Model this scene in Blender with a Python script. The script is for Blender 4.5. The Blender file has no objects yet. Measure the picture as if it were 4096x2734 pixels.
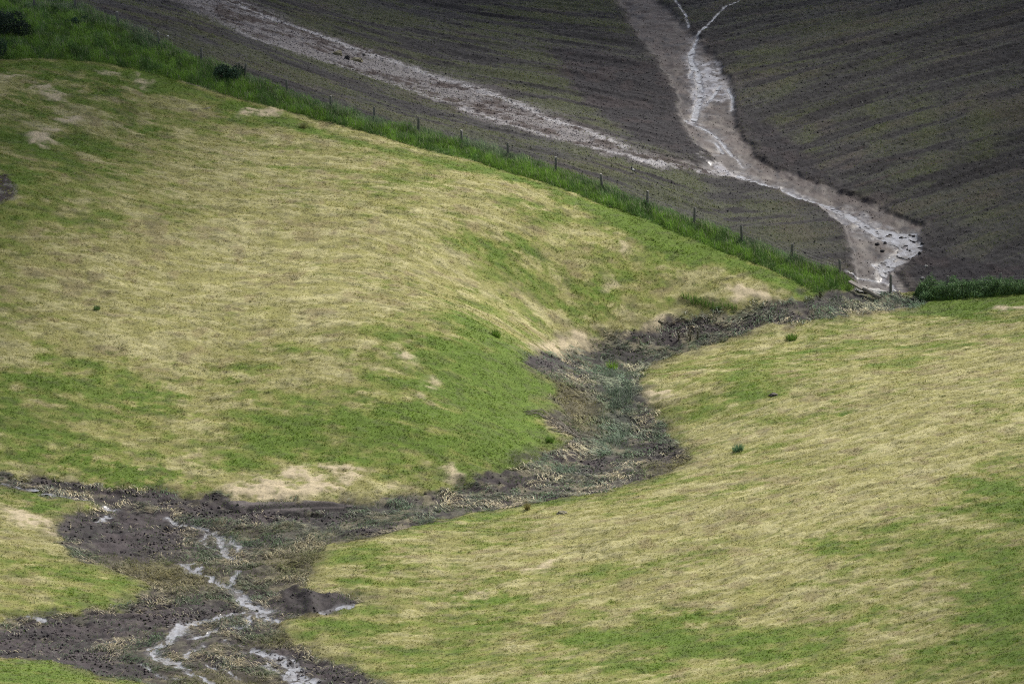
import bpy, bmesh, math, random
import numpy as np
R = math.radians
sc = bpy.context.scene

# ------------------------------------------------------------ camera, sky, sun, exposure
cam_d = bpy.data.cameras.new('camera'); cam = bpy.data.objects.new('camera', cam_d)
sc.collection.objects.link(cam); sc.camera = cam
cam.location = (0, 0, 106.0); cam.rotation_euler = (R(90 - 14.0), 0, 0)
cam_d.sensor_width = 36; cam_d.lens = 36 * 25000 / 4096; cam_d.clip_start = 1; cam_d.clip_end = 6000
SUN_EL, SUN_AZ = 46.0, 38.0           # high, ahead of the camera and a little to the right
world = bpy.data.worlds.new('World'); sc.world = world; world.use_nodes = True
wn = world.node_tree; bg = wn.nodes['Background']
sky = wn.nodes.new('ShaderNodeTexSky'); sky.sky_type = 'NISHITA'; sky.sun_disc = False
sky.sun_elevation = R(SUN_EL); sky.sun_rotation = R(SUN_AZ); sky.air_density = 1.0; sky.dust_density = 3.0; sky.ozone_density = 1.0
hs = wn.nodes.new('ShaderNodeHueSaturation'); hs.inputs['Saturation'].default_value = 0.55
wn.links.new(sky.outputs[0], hs.inputs['Color']); wn.links.new(hs.outputs[0], bg.inputs['Color'])
bg.inputs['Strength'].default_value = 0.09
sun_d = bpy.data.lights.new('sun', 'SUN'); sun = bpy.data.objects.new('sun', sun_d); sc.collection.objects.link(sun)
sun_d.energy = 3.2; sun_d.angle = R(4); sun_d.color = (1.0, .95, .86)
sun.rotation_euler = (R(90 - SUN_EL), 0, R(180 - SUN_AZ)); sun.location = (40, 400, 150)
sc.view_settings.view_transform = 'Standard'; sc.view_settings.look = 'None'; sc.view_settings.gamma = 1
sc.view_settings.exposure = 0.72
sc.cycles.use_denoising = False; sc.cycles.filter_width = 1.1; sc.cycles.max_bounces = 5; sc.cycles.sample_clamp_indirect = 3; sc.cycles.caustics_reflective = False

# ------------------------------------------------------------ survey data (metres, plan x east / y away)
SURVEY = [(27.37,440.0,-0.03),(-30.44,475.0,12.52),(-3.75,458.0,7.0),(35.34,440.0,-0.03),(41.65,500.0,9.98),(9.32,507.0,8.64),(-26.97,492.0,11.52),(-6.82,480.0,7.25),(-7.19,508.0,8.45),(14.68,478.0,6.27),(17.09,463.0,4.57),(23.4,456.0,3.23),(28.61,449.0,1.97),(26.58,482.0,7.44),(40.1,480.0,7.85),(38.58,460.0,4.26),(31.43,465.0,5.1),(27.82,506.0,8.83),(4.98,484.0,7.04),(2.88,463.0,6.5),(3.26,453.0,6.0),(12.35,463.0,5.53),(13.34,446.0,3.8),(20.31,442.0,1.92),(-17.07,464.5,9.28),(-3.59,438.0,5.44),(-3.45,419.0,2.72),(-3.33,403.0,-0.2),(-3.3,398.0,-1.44),(11.63,433.0,-0.73),(4.43,426.0,-1.72),(7.33,410.0,-2.04),(4.19,401.0,-2.25),(-3.27,394.5,-2.36),(-12.07,388.5,-2.72),(-18.41,386.0,-3.18),(-17.01,372.0,-3.25),(-20.47,364.0,-3.43),(-12.62,356.0,-3.72),(-33.49,394.5,-1.68),(-31.25,366.0,-3.07),(-29.96,350.0,-1.87),(-29.98,380.0,-2.31),(-40.15,482.0,13.44),(-38.74,464.0,12.09),(-36.9,440.0,8.68),(-35.49,421.0,4.02),(-34.36,406.0,0.74),(-21.49,458.0,8.53),(-20.37,432.0,5.0),(-19.48,411.0,1.2),(-18.86,396.5,-1.89),(3.17,438.0,3.6),(0.91,425.0,0.7),(13.52,437.0,1.06),(13.44,434.0,-0.33),(27.03,434.0,-0.42),(26.08,418.0,0.31),(25.02,400.0,0.59),(23.9,381.0,0.69),(22.74,361.0,-0.02),(21.93,347.0,-0.95),(36.2,429.0,0.26),(33.63,397.0,1.38),(31.33,368.0,1.11),(29.36,343.0,0.28),(8.89,388.0,-1.24),(8.42,366.0,-1.48),(8.09,350.5,-2.03),(-0.77,384.5,-1.93),(-3.81,369.0,-2.37),(-0.71,352.0,-2.49),(-8.66,380.0,-2.31),(11.26,418.5,-0.71),(16.35,416.0,-0.07),(11.66,401.0,-1.39),(0.0,0.0,102.0),(-200.0,0.0,102.0),(200.0,0.0,102.0),(0.0,120.0,48.0),(-150.0,120.0,50.0),(150.0,120.0,50.0),(0.0,230.0,12.0),(-150.0,230.0,16.0),(130.0,230.0,12.0),(0.0,300.0,0.0),(-110.0,420.0,8.0),(-120.0,520.0,20.0),(110.0,440.0,6.0),(120.0,520.0,16.0),(0.0,600.0,18.0),(-150.0,620.0,26.0),(150.0,620.0,24.0),(0.0,760.0,40.0),(-200.0,800.0,48.0),(200.0,800.0,46.0),(95.0,370.0,3.0),(-95.0,360.0,-1.0)]
T = {
 'posts': [(-37.23,479.07),(-34.08,479.38),(-30.46,475.25),(-27.09,471.86),(-23.76,469.56),(-20.37,467.47),(-17.06,464.86),(-13.68,462.71),(-10.37,461.15),(-7.05,459.63),(-3.74,457.42),(-0.28,455.17),(3.26,452.76),(6.66,449.92),(9.91,447.53),(13.33,445.67),(16.76,443.75),(20.31,442.04),(23.81,441.03)],
 'posts_gap': [(27.42,440.14),(31.56,440.34),(35.36,440.5),(39.17,439.41)],
 'verge': [[(-46.38,464.94),(-42.55,464.36),(-38.81,464.84),(-34.17,466.19),(-30.96,466.43),(-28.16,465.98),(-24.73,465.14),(-21.85,463.86),(-18.41,462.47),(-14.99,460.83),(-12.17,459.54),(-8.6,457.12),(-6.34,455.45),(-3.01,453.78),(-0.78,451.8),(1.42,450.59),(3.61,449.18),(5.78,447.49),(7.94,446.27),(10.08,445.01),(11.88,443.96),(15.07,442.03),(18.27,440.6),(20.35,439.09),(21.82,437.89),(23.13,438.51),(24.61,439.27),(24.73,440.78),(23.84,441.56),(20.33,442.53),(16.78,444.35),(13.35,446.2),(9.92,448.22),(6.67,450.75),(3.27,453.81),(-0.28,456.2),(-3.75,458.37),(-7.06,460.59),(-10.38,462.03),(-13.71,463.63),(-17.09,465.79),(-20.41,468.38),(-23.8,470.5),(-27.14,472.81),(-30.53,476.47),(-34.26,482.06),(-35.49,485.33),(-38.74,489.25),(-48.42,486.72)]],
 'verge_right': [[(29.06,439.52),(29.83,438.78),(31.65,438.93),(33.48,439.27),(35.3,439.43),(37.01,439.19),(42.34,437.55),(42.51,439.39),(37.16,441.14),(33.64,441.59),(31.09,441.5),(29.61,440.98)]],
 'green_edge': [[(-38.69,463.33),(-34.08,464.86),(-29.34,464.68),(-24.64,463.34),(-21.66,461.94),(-18.35,460.58),(-15.89,458.49),(-12.08,455.75),(-8.32,453.71),(-4.59,451.68),(-0.89,450.33),(1.88,448.96),(5.76,445.79),(10.05,443.81),(13.64,441.69),(17.22,440.08),(19.87,438.5),(21.46,437.48)]],
 'field': [[(-130.0,494.72),(-48.42,486.72),(-38.74,489.25),(-35.49,485.33),(-34.26,482.06),(-30.53,476.47),(-27.14,472.81),(-23.8,470.5),(-20.41,468.38),(-17.09,465.79),(-13.71,463.63),(-10.38,462.03),(-7.06,460.59),(-3.75,458.37),(-0.28,456.2),(3.27,453.81),(6.67,450.75),(9.92,448.22),(13.35,446.2),(16.78,444.35),(20.33,442.53),(23.84,441.56),(24.72,440.57),(24.79,439.13),(28.13,440.56),(29.6,440.84),(31.08,441.28),(33.62,441.31),(37.14,440.83),(44.25,438.72),(130.0,433.72),(130.0,700.0),(-130.0,700.0)]],
 'channel': [[(24.98,439.44),(22.56,437.94),(20.72,437.1),(18.87,435.91),(16.87,435.02),(15.25,434.83),(13.81,434.48),(12.36,433.79),(10.56,433.18),(8.04,431.97),(6.24,430.41),(4.1,428.44),(2.3,423.06),(1.07,418.13),(0.72,416.8),(1.41,416.19),(2.44,415.79),(3.12,414.54),(2.84,411.85),(3.43,410.2),(2.4,409.21),(3.07,408.15),(4.07,406.42),(3.37,403.56),(2.2,401.88),(0.86,400.09),(-0.79,398.08),(-2.43,396.34),(-4.06,395.01),(-5.68,393.89),(-7.3,392.66),(-8.91,392.01),(-11.35,391.85),(-13.0,392.62),(-14.64,392.91),(-17.09,393.08),(-19.56,393.66),(-22.03,394.07),(-23.71,394.89),(-26.16,394.88),(-28.63,395.1),(-31.1,395.38),(-33.57,395.57),(-38.46,395.31),(-38.22,392.57),(-33.38,393.08),(-30.92,392.81),(-28.42,391.98),(-26.74,391.09),(-27.78,389.65),(-29.1,387.71),(-29.28,385.62),(-28.68,382.76),(-27.1,379.33),(-24.59,376.96),(-22.93,375.27),(-22.93,372.58),(-25.39,369.75),(-29.44,368.33),(-31.35,367.24),(-35.77,365.41),(-35.14,358.61),(-30.65,358.47),(-27.61,357.81),(-25.24,355.85),(-21.41,353.83),(-19.74,350.14),(-7.16,350.59),(-7.54,355.33),(-9.09,357.92),(-10.95,360.22),(-12.39,363.1),(-13.7,365.71),(-14.38,367.86),(-11.65,368.76),(-9.37,370.11),(-9.71,371.23),(-11.61,372.78),(-12.89,373.91),(-12.66,376.56),(-12.32,380.87),(-11.44,383.35),(-9.37,383.58),(-7.18,385.69),(-5.59,386.98),(-2.39,389.74),(0.03,390.64),(2.47,391.84),(5.73,392.58),(8.21,394.67),(10.72,396.68),(11.78,398.51),(11.27,402.16),(10.63,406.42),(10.21,410.09),(9.6,413.29),(8.98,416.7),(9.16,425.22),(9.92,427.78),(12.44,429.66),(14.6,430.94),(16.04,431.45),(18.74,432.47),(22.36,433.75),(26.04,435.65),(28.64,437.07),(29.81,438.38),(29.35,439.8),(28.12,440.48)]],
 'mud': [[(-38.42,394.9),(-33.56,395.42),(-31.08,395.1),(-28.61,394.81),(-26.14,394.6),(-23.69,394.49),(-22.02,393.8),(-19.54,393.26),(-17.07,392.6),(-10.5,390.33),(-9.17,388.91),(-12.06,388.4),(-16.12,389.14),(-18.92,390.25),(-21.87,390.88),(-24.2,391.93),(-28.51,393.33),(-33.49,394.48),(-38.35,394.08)],[(-29.1,387.71),(-26.63,389.24),(-25.07,390.2),(-23.12,390.05),(-21.73,388.14),(-20.62,385.22),(-21.35,380.95),(-23.51,379.89),(-25.3,380.75),(-27.28,382.06),(-28.57,384.63)],[(-35.77,365.41),(-31.32,366.89),(-26.86,368.63),(-23.01,371.26),(-20.6,372.43),(-17.8,372.29),(-16.33,370.46),(-18.26,368.86),(-20.81,367.56),(-22.07,365.42),(-24.24,363.58),(-25.92,361.57),(-21.74,359.53),(-20.95,356.19),(-24.18,355.6),(-26.02,356.39),(-27.93,358.06),(-30.62,358.19),(-35.14,358.61)],[(-14.45,373.93),(-13.04,373.8),(-11.6,372.59),(-9.38,370.24),(-10.28,369.44),(-12.25,368.34),(-13.37,369.55),(-14.21,371.58)],[(4.85,401.31),(6.89,403.77),(7.69,402.06),(6.32,399.4),(4.66,398.8)],[(9.27,405.87),(10.85,401.74),(11.75,398.53),(10.59,398.2),(9.16,400.84)],[(1.07,417.84),(2.65,422.78),(4.44,426.76),(4.93,423.56),(3.31,417.81),(1.76,417.08)],[(19.81,436.92),(22.56,438.02),(24.37,438.06),(22.51,436.86),(20.33,436.47)],[(9.11,432.01),(11.63,432.97),(14.31,433.2),(17.01,433.91),(16.27,433.17),(12.68,432.36),(9.82,431.56)],[(-10.72,386.57),(-9.44,386.57),(-7.83,386.2),(-8.74,384.05),(-10.66,384.17)],[(-16.61,362.36),(-13.64,364.13),(-11.25,360.27),(-8.16,356.62),(-8.09,353.28),(-11.86,355.53),(-14.25,360.08)],[(0.03,415.72),(0.9,417.62),(2.28,419.08),(1.75,416.56)]],
 'slab': [[(-18.88,392.98),(-17.08,393.0),(-13.81,392.44),(-11.67,391.87),(-9.87,391.15),(-12.13,390.66),(-15.38,390.82),(-17.66,391.16),(-18.51,392.05)]],
 'slump': [[(-14.29,374.0),(-13.67,374.1),(-11.6,372.59),(-9.38,370.24),(-10.28,369.44),(-12.25,368.34),(-13.21,369.52),(-14.21,371.58)]],
 'slump_edge': [[(-13.63,373.75),(-13.18,373.16),(-12.75,371.98),(-12.6,370.78),(-12.54,369.62)]],
 'wash': [[(-29.89,494.05),(-24.17,500.34),(-21.7,498.2),(-16.57,491.66),(-12.92,489.27),(-9.48,486.5),(-6.08,483.96),(-2.55,480.11),(0.81,475.1),(4.21,469.98),(6.71,466.03),(9.1,462.59),(11.55,461.2),(13.99,460.61),(17.19,460.42),(17.14,458.74),(13.94,458.99),(10.37,458.82),(7.42,460.31),(4.95,461.79),(2.5,463.67),(-0.92,466.54),(-4.17,470.57),(-7.53,475.31),(-11.05,478.83),(-13.66,479.99),(-16.21,480.83),(-18.82,482.22),(-21.45,484.2),(-24.4,488.26),(-27.18,491.77)]],
 'washline': [[(-29.06,493.6),(-24.74,487.21),(-20.63,483.28),(-16.61,480.6),(-12.68,479.98),(-8.71,476.49),(-4.78,472.11),(-0.92,467.0),(2.88,463.16),(6.63,460.57),(10.37,458.95),(14.14,459.11),(16.97,459.3)],[(-24.3,498.98),(-21.07,494.19),(-15.93,490.09),(-10.87,486.77),(-5.87,482.89),(-1.91,477.98),(1.0,473.08),(4.82,467.51),(8.56,462.74)]],
 'silt': [[(7.75,512.35),(8.7,507.08),(9.42,500.77),(11.07,492.26),(12.12,485.74),(12.75,479.19),(13.02,474.42),(13.38,469.49),(14.13,465.64),(15.4,463.51),(14.2,461.39),(10.44,462.1),(12.29,460.47),(16.04,459.72),(17.89,458.69),(20.63,456.91),(23.13,454.14),(24.44,450.51),(24.9,446.79),(24.84,443.83),(24.72,440.57),(25.15,439.16),(28.13,440.56),(29.34,441.17),(28.61,442.68),(28.13,443.82),(28.93,444.99),(30.01,446.21),(30.38,447.85),(30.31,449.72),(30.45,451.97),(29.21,452.91),(27.14,455.95),(24.46,458.46),(21.77,461.58),(19.4,463.86),(18.37,466.9),(17.54,470.45),(17.32,475.34),(17.35,482.14),(16.61,486.79),(15.78,492.26),(14.62,497.34),(14.06,498.94),(13.32,502.11),(11.83,508.59),(11.49,512.06)]],
 'darksoil': [[(2.65,492.94),(3.82,488.62),(4.74,480.4),(6.61,472.9),(9.76,465.98),(12.7,461.97),(15.21,463.38),(13.98,466.93),(13.45,472.36),(12.98,480.49),(12.13,486.09),(10.2,488.59),(6.05,491.7)],[(18.08,472.27),(19.9,471.69),(21.64,467.37),(22.82,463.78),(24.67,458.97),(21.78,461.69),(19.63,464.69),(18.23,468.25)],[(28.75,445.03),(30.72,447.29),(37.44,444.81),(37.16,441.14),(29.98,441.23),(28.8,442.72)]],
 'wet': [(0.16,[(15.77,498.44),(14.99,496.15),(14.6,492.75),(14.15,491.3),(14.34,487.02),(14.07,484.35)]),(0.22,[(14.47,492.01),(14.3,489.12),(14.86,484.3)]),(0.15,[(16.37,482.26),(15.69,479.21),(15.05,477.33)]),(0.3,[(14.66,484.32),(14.85,480.5),(14.58,477.98),(14.19,474.58),(13.91,472.8)]),(0.16,[(13.38,473.06),(14.86,470.94),(15.59,469.49),(16.35,466.37),(16.69,465.06)]),(0.1,[(16.97,464.88),(17.47,462.81)]),(0.14,[(15.53,467.58),(16.03,465.36)]),(0.35,[(17.18,460.08),(19.76,458.4),(21.56,456.64),(23.37,455.27),(24.78,453.64)]),(0.55,[(24.78,453.64),(26.49,450.75),(27.86,448.89),(28.93,448.23)]),(0.1,[(13.28,508.57),(14.14,502.08),(14.35,498.53)]),(0.14,[(16.94,481.57),(17.23,478.46),(17.05,475.98)]),(0.1,[(15.88,498.83),(17.48,504.43),(18.8,506.89)]),(0.12,[(24.21,442.14),(25.3,442.04),(26.76,442.02)]),(0.25,[(26.52,444.46),(27.21,443.7),(26.95,442.27),(27.47,441.84)]),(0.16,[(27.65,441.69),(27.79,440.92)])],
 'pool': [[(27.89,450.98),(28.87,450.41),(29.91,450.64),(30.1,449.26),(30.32,448.25),(29.65,446.35),(29.15,445.68),(27.62,444.46),(26.54,444.86),(27.72,446.37),(28.53,447.54),(28.37,448.13),(27.67,448.63),(26.49,450.75)],[(26.54,444.78),(27.99,444.48),(27.4,443.75),(27.23,442.36),(26.95,442.19),(26.74,443.36)]],
 'sheen': [[(14.21,489.48),(16.37,488.55),(16.88,482.83),(17.14,478.78),(15.65,477.96),(14.43,476.31),(14.08,481.14)],[(14.25,463.04),(15.57,462.67),(16.62,460.08),(17.9,459.16),(17.14,458.94),(15.1,459.75)]],
 'stream': [(0.13,[(-22.44,389.64),(-21.61,388.64),(-20.54,388.48)]),(0.17,[(-20.54,388.48),(-19.34,387.3),(-18.82,386.58),(-18.46,384.95)]),(0.16,[(-18.46,384.95),(-18.35,382.46),(-17.36,381.26)]),(0.09,[(-18.15,386.58),(-17.5,384.59),(-17.52,383.13)]),(0.12,[(-19.4,380.45),(-20.88,380.15),(-20.23,378.5),(-18.87,377.22),(-18.04,375.65)]),(0.1,[(-20.23,378.5),(-19.51,378.88)]),(0.1,[(-18.04,375.65),(-17.52,376.55),(-17.24,378.43)]),(0.16,[(-18.04,375.65),(-17.35,374.68),(-16.72,372.84)]),(0.3,[(-16.72,372.84),(-16.01,371.3),(-15.13,370.17)]),(0.16,[(-16.32,369.73),(-17.75,369.09),(-19.17,368.27),(-20.26,367.93)]),(0.34,[(-20.26,367.93),(-20.44,366.11)]),(0.2,[(-20.44,366.11),(-20.89,364.22),(-21.79,362.55)]),(0.24,[(-21.79,362.55),(-21.32,360.73),(-20.31,359.96)]),(0.12,[(-16.1,368.99),(-16.32,367.62),(-17.85,367.09),(-18.71,365.9),(-19.47,364.96)]),(0.11,[(-18.87,363.81),(-19.59,361.92),(-19.41,361.07)]),(0.3,[(-15.57,362.53),(-14.18,361.46),(-13.22,359.77),(-12.98,358.09),(-12.05,356.84)]),(0.08,[(-18.33,359.7),(-16.52,357.52)]),(0.12,[(-14.18,361.46),(-14.86,360.07),(-13.74,358.2),(-12.62,355.96)]),(0.1,[(-12.05,356.84),(-10.63,354.08)]),(0.08,[(-22.33,359.38),(-20.99,356.79),(-19.78,356.58)]),(0.07,[(-17.45,364.23),(-15.89,363.32),(-14.64,362.38)]),(0.1,[(-20.31,359.96),(-19.26,357.89),(-17.82,355.99),(-16.98,353.79)]),(0.07,[(-19.34,387.3),(-20.01,385.86),(-19.13,384.23),(-18.35,382.46)]),(0.06,[(-16.01,371.3),(-15.5,368.93),(-14.38,367.76)]),(0.07,[(-33.46,394.1),(-31.77,393.49),(-30.75,392.98),(-29.37,392.52),(-27.47,391.86)]),(0.12,[(-26.57,391.17),(-25.69,391.08)]),(0.1,[(-26.79,388.48),(-26.01,389.88)]),(0.18,[(-11.51,368.82),(-10.7,369.44),(-9.98,369.54)]),(0.1,[(-10.7,369.44),(-9.83,369.86)]),(0.1,[(-29.59,368.27),(-28.66,368.04)]),(0.12,[(-15.21,369.37),(-14.38,367.86)]),(0.1,[(-13.42,357.72),(-11.86,355.53),(-9.58,353.78)]),(0.07,[(-24.72,363.97),(-24.1,363.82)])],
 'straw': [[(-19.41,394.05),(-17.99,395.16),(-17.22,396.41),(-15.89,396.13),(-14.77,396.94),(-13.32,397.86),(-11.83,397.75),(-9.0,396.32),(-10.13,395.27),(-10.91,393.79),(-13.82,392.97),(-17.09,393.19)],[(1.07,420.15),(1.43,423.37),(3.57,428.92),(4.65,430.38),(6.07,430.53),(4.46,428.83),(2.3,423.31)],[(9.13,432.98),(10.58,433.87),(12.01,433.77),(10.56,432.85),(9.12,432.57)],[(15.14,437.22),(16.42,437.59),(18.91,436.77),(19.96,436.23),(18.15,435.74),(16.19,436.09)],[(-7.79,412.43),(-6.95,413.14),(-6.59,411.93),(-6.92,411.11)],[(-5.56,410.35),(-5.2,408.92),(-6.02,407.08),(-6.2,407.83)],[(-4.91,397.51),(-4.09,397.66),(-3.42,396.77),(-3.74,396.04)],[(2.06,408.27),(3.58,408.53),(3.73,406.21),(2.56,406.35)],[(0.65,373.1),(2.38,375.99),(2.68,375.13),(1.27,372.47)],[(-2.44,370.4),(-1.67,370.77),(-1.51,369.81),(-2.28,369.22)],[(-32.72,388.75),(-31.1,388.6),(-29.67,386.69),(-29.33,384.08),(-30.83,385.05),(-32.28,387.17)],[(9.14,415.85),(11.01,415.06),(11.15,413.99),(9.45,414.17)],[(-35.94,459.13),(-34.89,460.1),(-32.96,459.3),(-34.01,458.3),(-32.99,456.97),(-34.49,457.11),(-35.25,458.59)],[(-34.2,452.94),(-33.54,454.1),(-31.52,454.26),(-32.71,452.7)],[(-35.0,451.14),(-33.95,451.92),(-33.52,450.99),(-34.75,450.29)],[(-35.66,448.86),(-35.28,449.88),(-34.28,450.06),(-34.09,448.73),(-33.4,447.93),(-34.89,447.13),(-35.58,447.77)],[(-31.58,464.21),(-29.93,464.96),(-29.88,464.21),(-31.45,463.69)],[(-28.93,464.09),(-28.22,464.99),(-27.24,464.28),(-28.15,463.66)],[(-28.69,463.19),(-27.85,463.29),(-27.89,462.43)],[(-38.55,461.5),(-37.07,461.85),(-37.23,461.35),(-38.51,460.95)],[(7.82,440.57),(8.17,440.23),(8.34,439.38),(7.98,439.56)],[(-7.51,395.35),(-6.36,395.29),(-6.67,394.35),(-7.98,394.24)],[(1.19,399.15),(2.52,400.75),(3.35,400.08),(1.68,398.41)],[(-8.14,385.94),(-6.56,386.96),(-7.17,385.55)],[(-19.76,461.72),(-17.88,461.66),(-17.46,460.51),(-20.45,460.15)],[(7.22,436.82),(6.66,434.85),(7.57,436.43)],[(34.72,436.61),(36.78,436.28),(36.65,434.7),(34.81,435.4)],[(1.79,424.55),(2.68,427.42),(3.56,427.38),(1.77,421.44)],[(-9.46,410.64),(-8.44,410.59),(-8.35,410.22),(-9.28,410.24)]],
 'green': [(-3.38,413.2,3.8,6.92,1.2),(-1.14,404.39,3.72,6.08,1.2),(-9.94,401.9,5.31,3.71,0.9),(-13.36,405.02,3.24,2.11,0.6),(0.03,411.29,2.47,6.36,0.8),(-31.95,407.53,4.24,2.18,1.2),(-23.53,407.4,2.44,1.1,0.7),(-17.64,407.44,2.44,0.92,0.7),(-24.2,404.1,3.23,1.44,0.4),(-28.98,400.47,4.0,2.15,0.6),(-32.33,401.07,2.41,1.75,0.5),(-14.86,399.71,4.0,2.07,0.5),(-9.03,397.64,2.39,1.63,0.5),(-36.22,445.3,2.67,3.64,1.1),(-31.91,446.15,3.57,3.16,0.8),(-32.38,461.92,5.54,1.27,0.9),(-37.07,456.73,2.19,1.63,1.0),(-30.43,460.68,1.66,1.25,0.9),(-27.71,455.66,1.46,1.08,1.0),(-33.46,455.54,1.82,1.61,0.5),(-23.7,465.44,3.72,1.28,0.8),(-21.61,460.79,1.47,1.15,0.6),(8.23,443.75,4.44,2.44,0.8),(10.88,439.77,3.52,1.82,0.6),(0.93,436.6,2.62,1.05,0.6),(-3.54,435.17,2.09,0.87,0.5),(3.59,431.89,3.97,1.33,0.9),(5.4,434.33,2.08,0.75,0.4),(15.42,440.37,2.64,1.01,0.5),(12.76,442.54,2.66,1.48,0.6),(-0.86,433.46,1.04,0.62,0.4),(32.43,437.11,6.12,2.05,1.4),(25.84,431.94,5.18,2.08,0.5),(19.62,432.25,2.59,0.67,0.4),(21.94,424.9,3.4,2.54,0.4),(16.41,417.77,2.51,4.42,0.5),(14.57,413.98,1.99,2.06,0.4),(22.49,405.5,0.97,0.96,0.9),(28.76,422.17,2.03,2.95,0.3),(14.58,389.85,1.56,1.74,0.5),(11.64,372.09,1.49,1.47,0.2),(-1.49,365.74,2.93,2.71,0.8),(0.03,368.08,2.21,1.37,0.5),(6.77,358.92,4.31,2.82,0.8),(12.65,355.59,3.56,3.08,0.8),(-5.22,359.53,3.6,3.87,0.6),(5.35,364.48,0.87,2.33,0.6),(15.4,350.48,2.8,2.66,0.5),(2.26,355.63,3.56,3.01,0.4),(24.21,351.08,2.81,2.12,0.6),(10.58,361.6,2.17,1.83,0.5),(24.31,364.66,0.88,1.17,0.6),(29.09,357.63,1.72,7.22,1.2),(31.45,378.69,1.82,6.73,0.9),(29.48,383.96,1.54,1.49,0.6),(29.97,369.39,1.77,3.01,0.5),(26.73,366.81,1.17,2.9,0.4),(23.64,376.6,0.9,2.13,0.4),(19.4,372.83,1.79,2.02,0.5),(21.8,360.45,1.44,1.29,0.4),(27.11,350.72,3.51,2.67,0.6),(-6.37,385.48,3.08,1.81,0.6),(0.85,391.98,3.14,1.35,0.4),(-8.62,378.36,3.03,1.6,0.4),(-10.08,373.87,1.2,1.42,0.6),(8.17,392.48,2.35,1.58,0.7),(-9.13,365.99,3.66,1.76,0.6),(-25.42,396.14,3.17,0.7,1.6),(-31.17,396.29,3.96,0.77,0.3),(-30.85,391.78,3.13,1.06,0.9),(-31.57,390.63,2.34,1.01,0.6),(-28.94,376.45,3.01,0.9,0.5),(-30.26,373.11,2.98,1.31,0.3),(-27.04,371.34,2.97,0.91,0.4),(-28.78,353.64,4.95,2.9,0.6),(-20.27,429.61,8.59,6.86,-0.5),(-13.4,436.43,10.47,7.36,-0.5),(0.04,447.42,5.37,2.51,-0.8),(-28.75,424.13,6.79,5.94,-0.6),(-24.86,416.59,8.33,3.05,-0.6),(-9.46,419.44,5.87,3.71,-0.5),(-2.62,429.53,5.15,2.72,-0.3),(-24.56,444.97,7.12,4.23,-0.35),(-11.17,456.63,4.57,2.58,-0.6),(-5.52,452.81,3.62,1.83,-0.5),(25.46,396.44,5.55,13.05,-0.7),(25.8,431.24,4.31,1.43,-0.5),(13.39,403.51,1.61,6.57,-0.6),(18.19,380.36,6.09,5.75,-0.7),(14.6,368.64,5.9,3.79,-0.7),(23.08,356.6,3.57,3.32,-0.5),(3.98,379.78,4.56,3.64,-0.5),(8.74,381.23,3.05,3.7,-0.6),(11.37,362.74,2.18,1.83,-0.3),(21.42,381.97,4.58,4.69,-0.4),(-2.28,369.54,3.7,1.14,-0.5),(31.82,416.45,3.33,5.24,-0.4),(-30.2,382.9,2.3,2.36,-0.3),(-22.21,397.63,3.18,1.11,-0.4),(-7.29,392.21,3.92,1.39,-0.4),(-0.79,397.64,1.91,1.12,-0.3),(12.43,429.29,1.72,1.44,-0.5),(7.17,433.3,1.73,0.51,-0.4),(17.06,435.28,3.48,0.64,-0.5)],
 'reed': [(6.98,420.62,1.51,6.03,1.3),(7.38,413.1,0.99,2.03,0.9),(6.97,408.81,1.14,3.18,1.3),(5.89,404.46,1.29,1.73,0.6),(2.51,399.22,1.92,0.63,0.5),(3.34,398.93,2.39,1.17,0.6),(-14.49,388.67,1.55,0.97,0.5),(-11.21,386.69,2.32,1.76,0.5),(-17.77,385.92,0.77,1.08,0.7),(16.32,434.64,2.09,0.63,0.5),(23.42,437.04,3.15,1.13,0.8),(-6.45,390.74,3.13,1.38,0.5),(9.7,425.93,1.02,2.86,0.6),(27.66,438.77,2.11,0.98,0.8),(-12.9,360.03,1.15,1.14,0.5),(13.34,430.45,1.72,0.5,0.5),(7.77,416.24,1.17,1.73,0.7),(6.57,428.29,2.4,0.53,0.4)],
 'olive': [(3.96,413.02,1.65,2.55,1.0),(5.12,410.0,1.31,2.74,1.0),(10.76,398.22,1.91,2.8,1.2),(-10.25,380.65,2.28,3.64,1.1),(-21.15,377.05,3.02,2.65,1.0),(-14.16,379.17,1.82,3.44,0.9),(-12.17,365.73,1.76,1.79,1.0),(-17.09,356.19,4.27,2.28,0.8),(-23.48,379.34,2.28,2.17,0.8),(2.6,414.14,1.33,1.29,0.7),(-14.4,364.19,1.75,1.37,0.8),(-16.86,387.35,1.86,0.99,0.5)],
 'crop': [(20.8,475.02,1.14,3.42,0.8),(21.64,481.34,0.77,3.68,0.5),(22.93,466.29,0.93,7.77,0.9),(27.99,471.68,0.85,5.73,0.9),(31.73,470.0,1.13,8.17,0.8),(35.85,468.5,0.94,5.96,0.9),(19.0,489.6,4.31,0.87,1.0),(21.84,486.18,3.89,0.82,1.0),(19.79,484.28,2.91,0.65,0.8),(30.74,485.83,3.89,1.37,0.6),(36.3,480.46,2.88,1.18,0.5),(31.16,460.56,3.68,1.1,0.8),(34.47,453.8,2.18,1.28,0.8),(35.08,449.17,2.16,0.82,0.6),(7.91,482.11,2.31,5.74,0.5),(9.36,455.09,9.1,3.88,0.5),(0.04,477.48,3.82,5.33,0.4),(17.58,450.24,3.6,3.08,0.5),(19.23,445.1,2.67,1.96,0.5),(29.34,496.37,5.96,1.71,0.4)],
 'bush': [(-39.06,470.55,4.2,2.0),(-21.77,466.89,2.7,1.35),(-33.76,474.33,1.5,0.75),(-39.96,465.08,3.5,1.4),(-32.98,475.72,1.0,0.55)],
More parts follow.
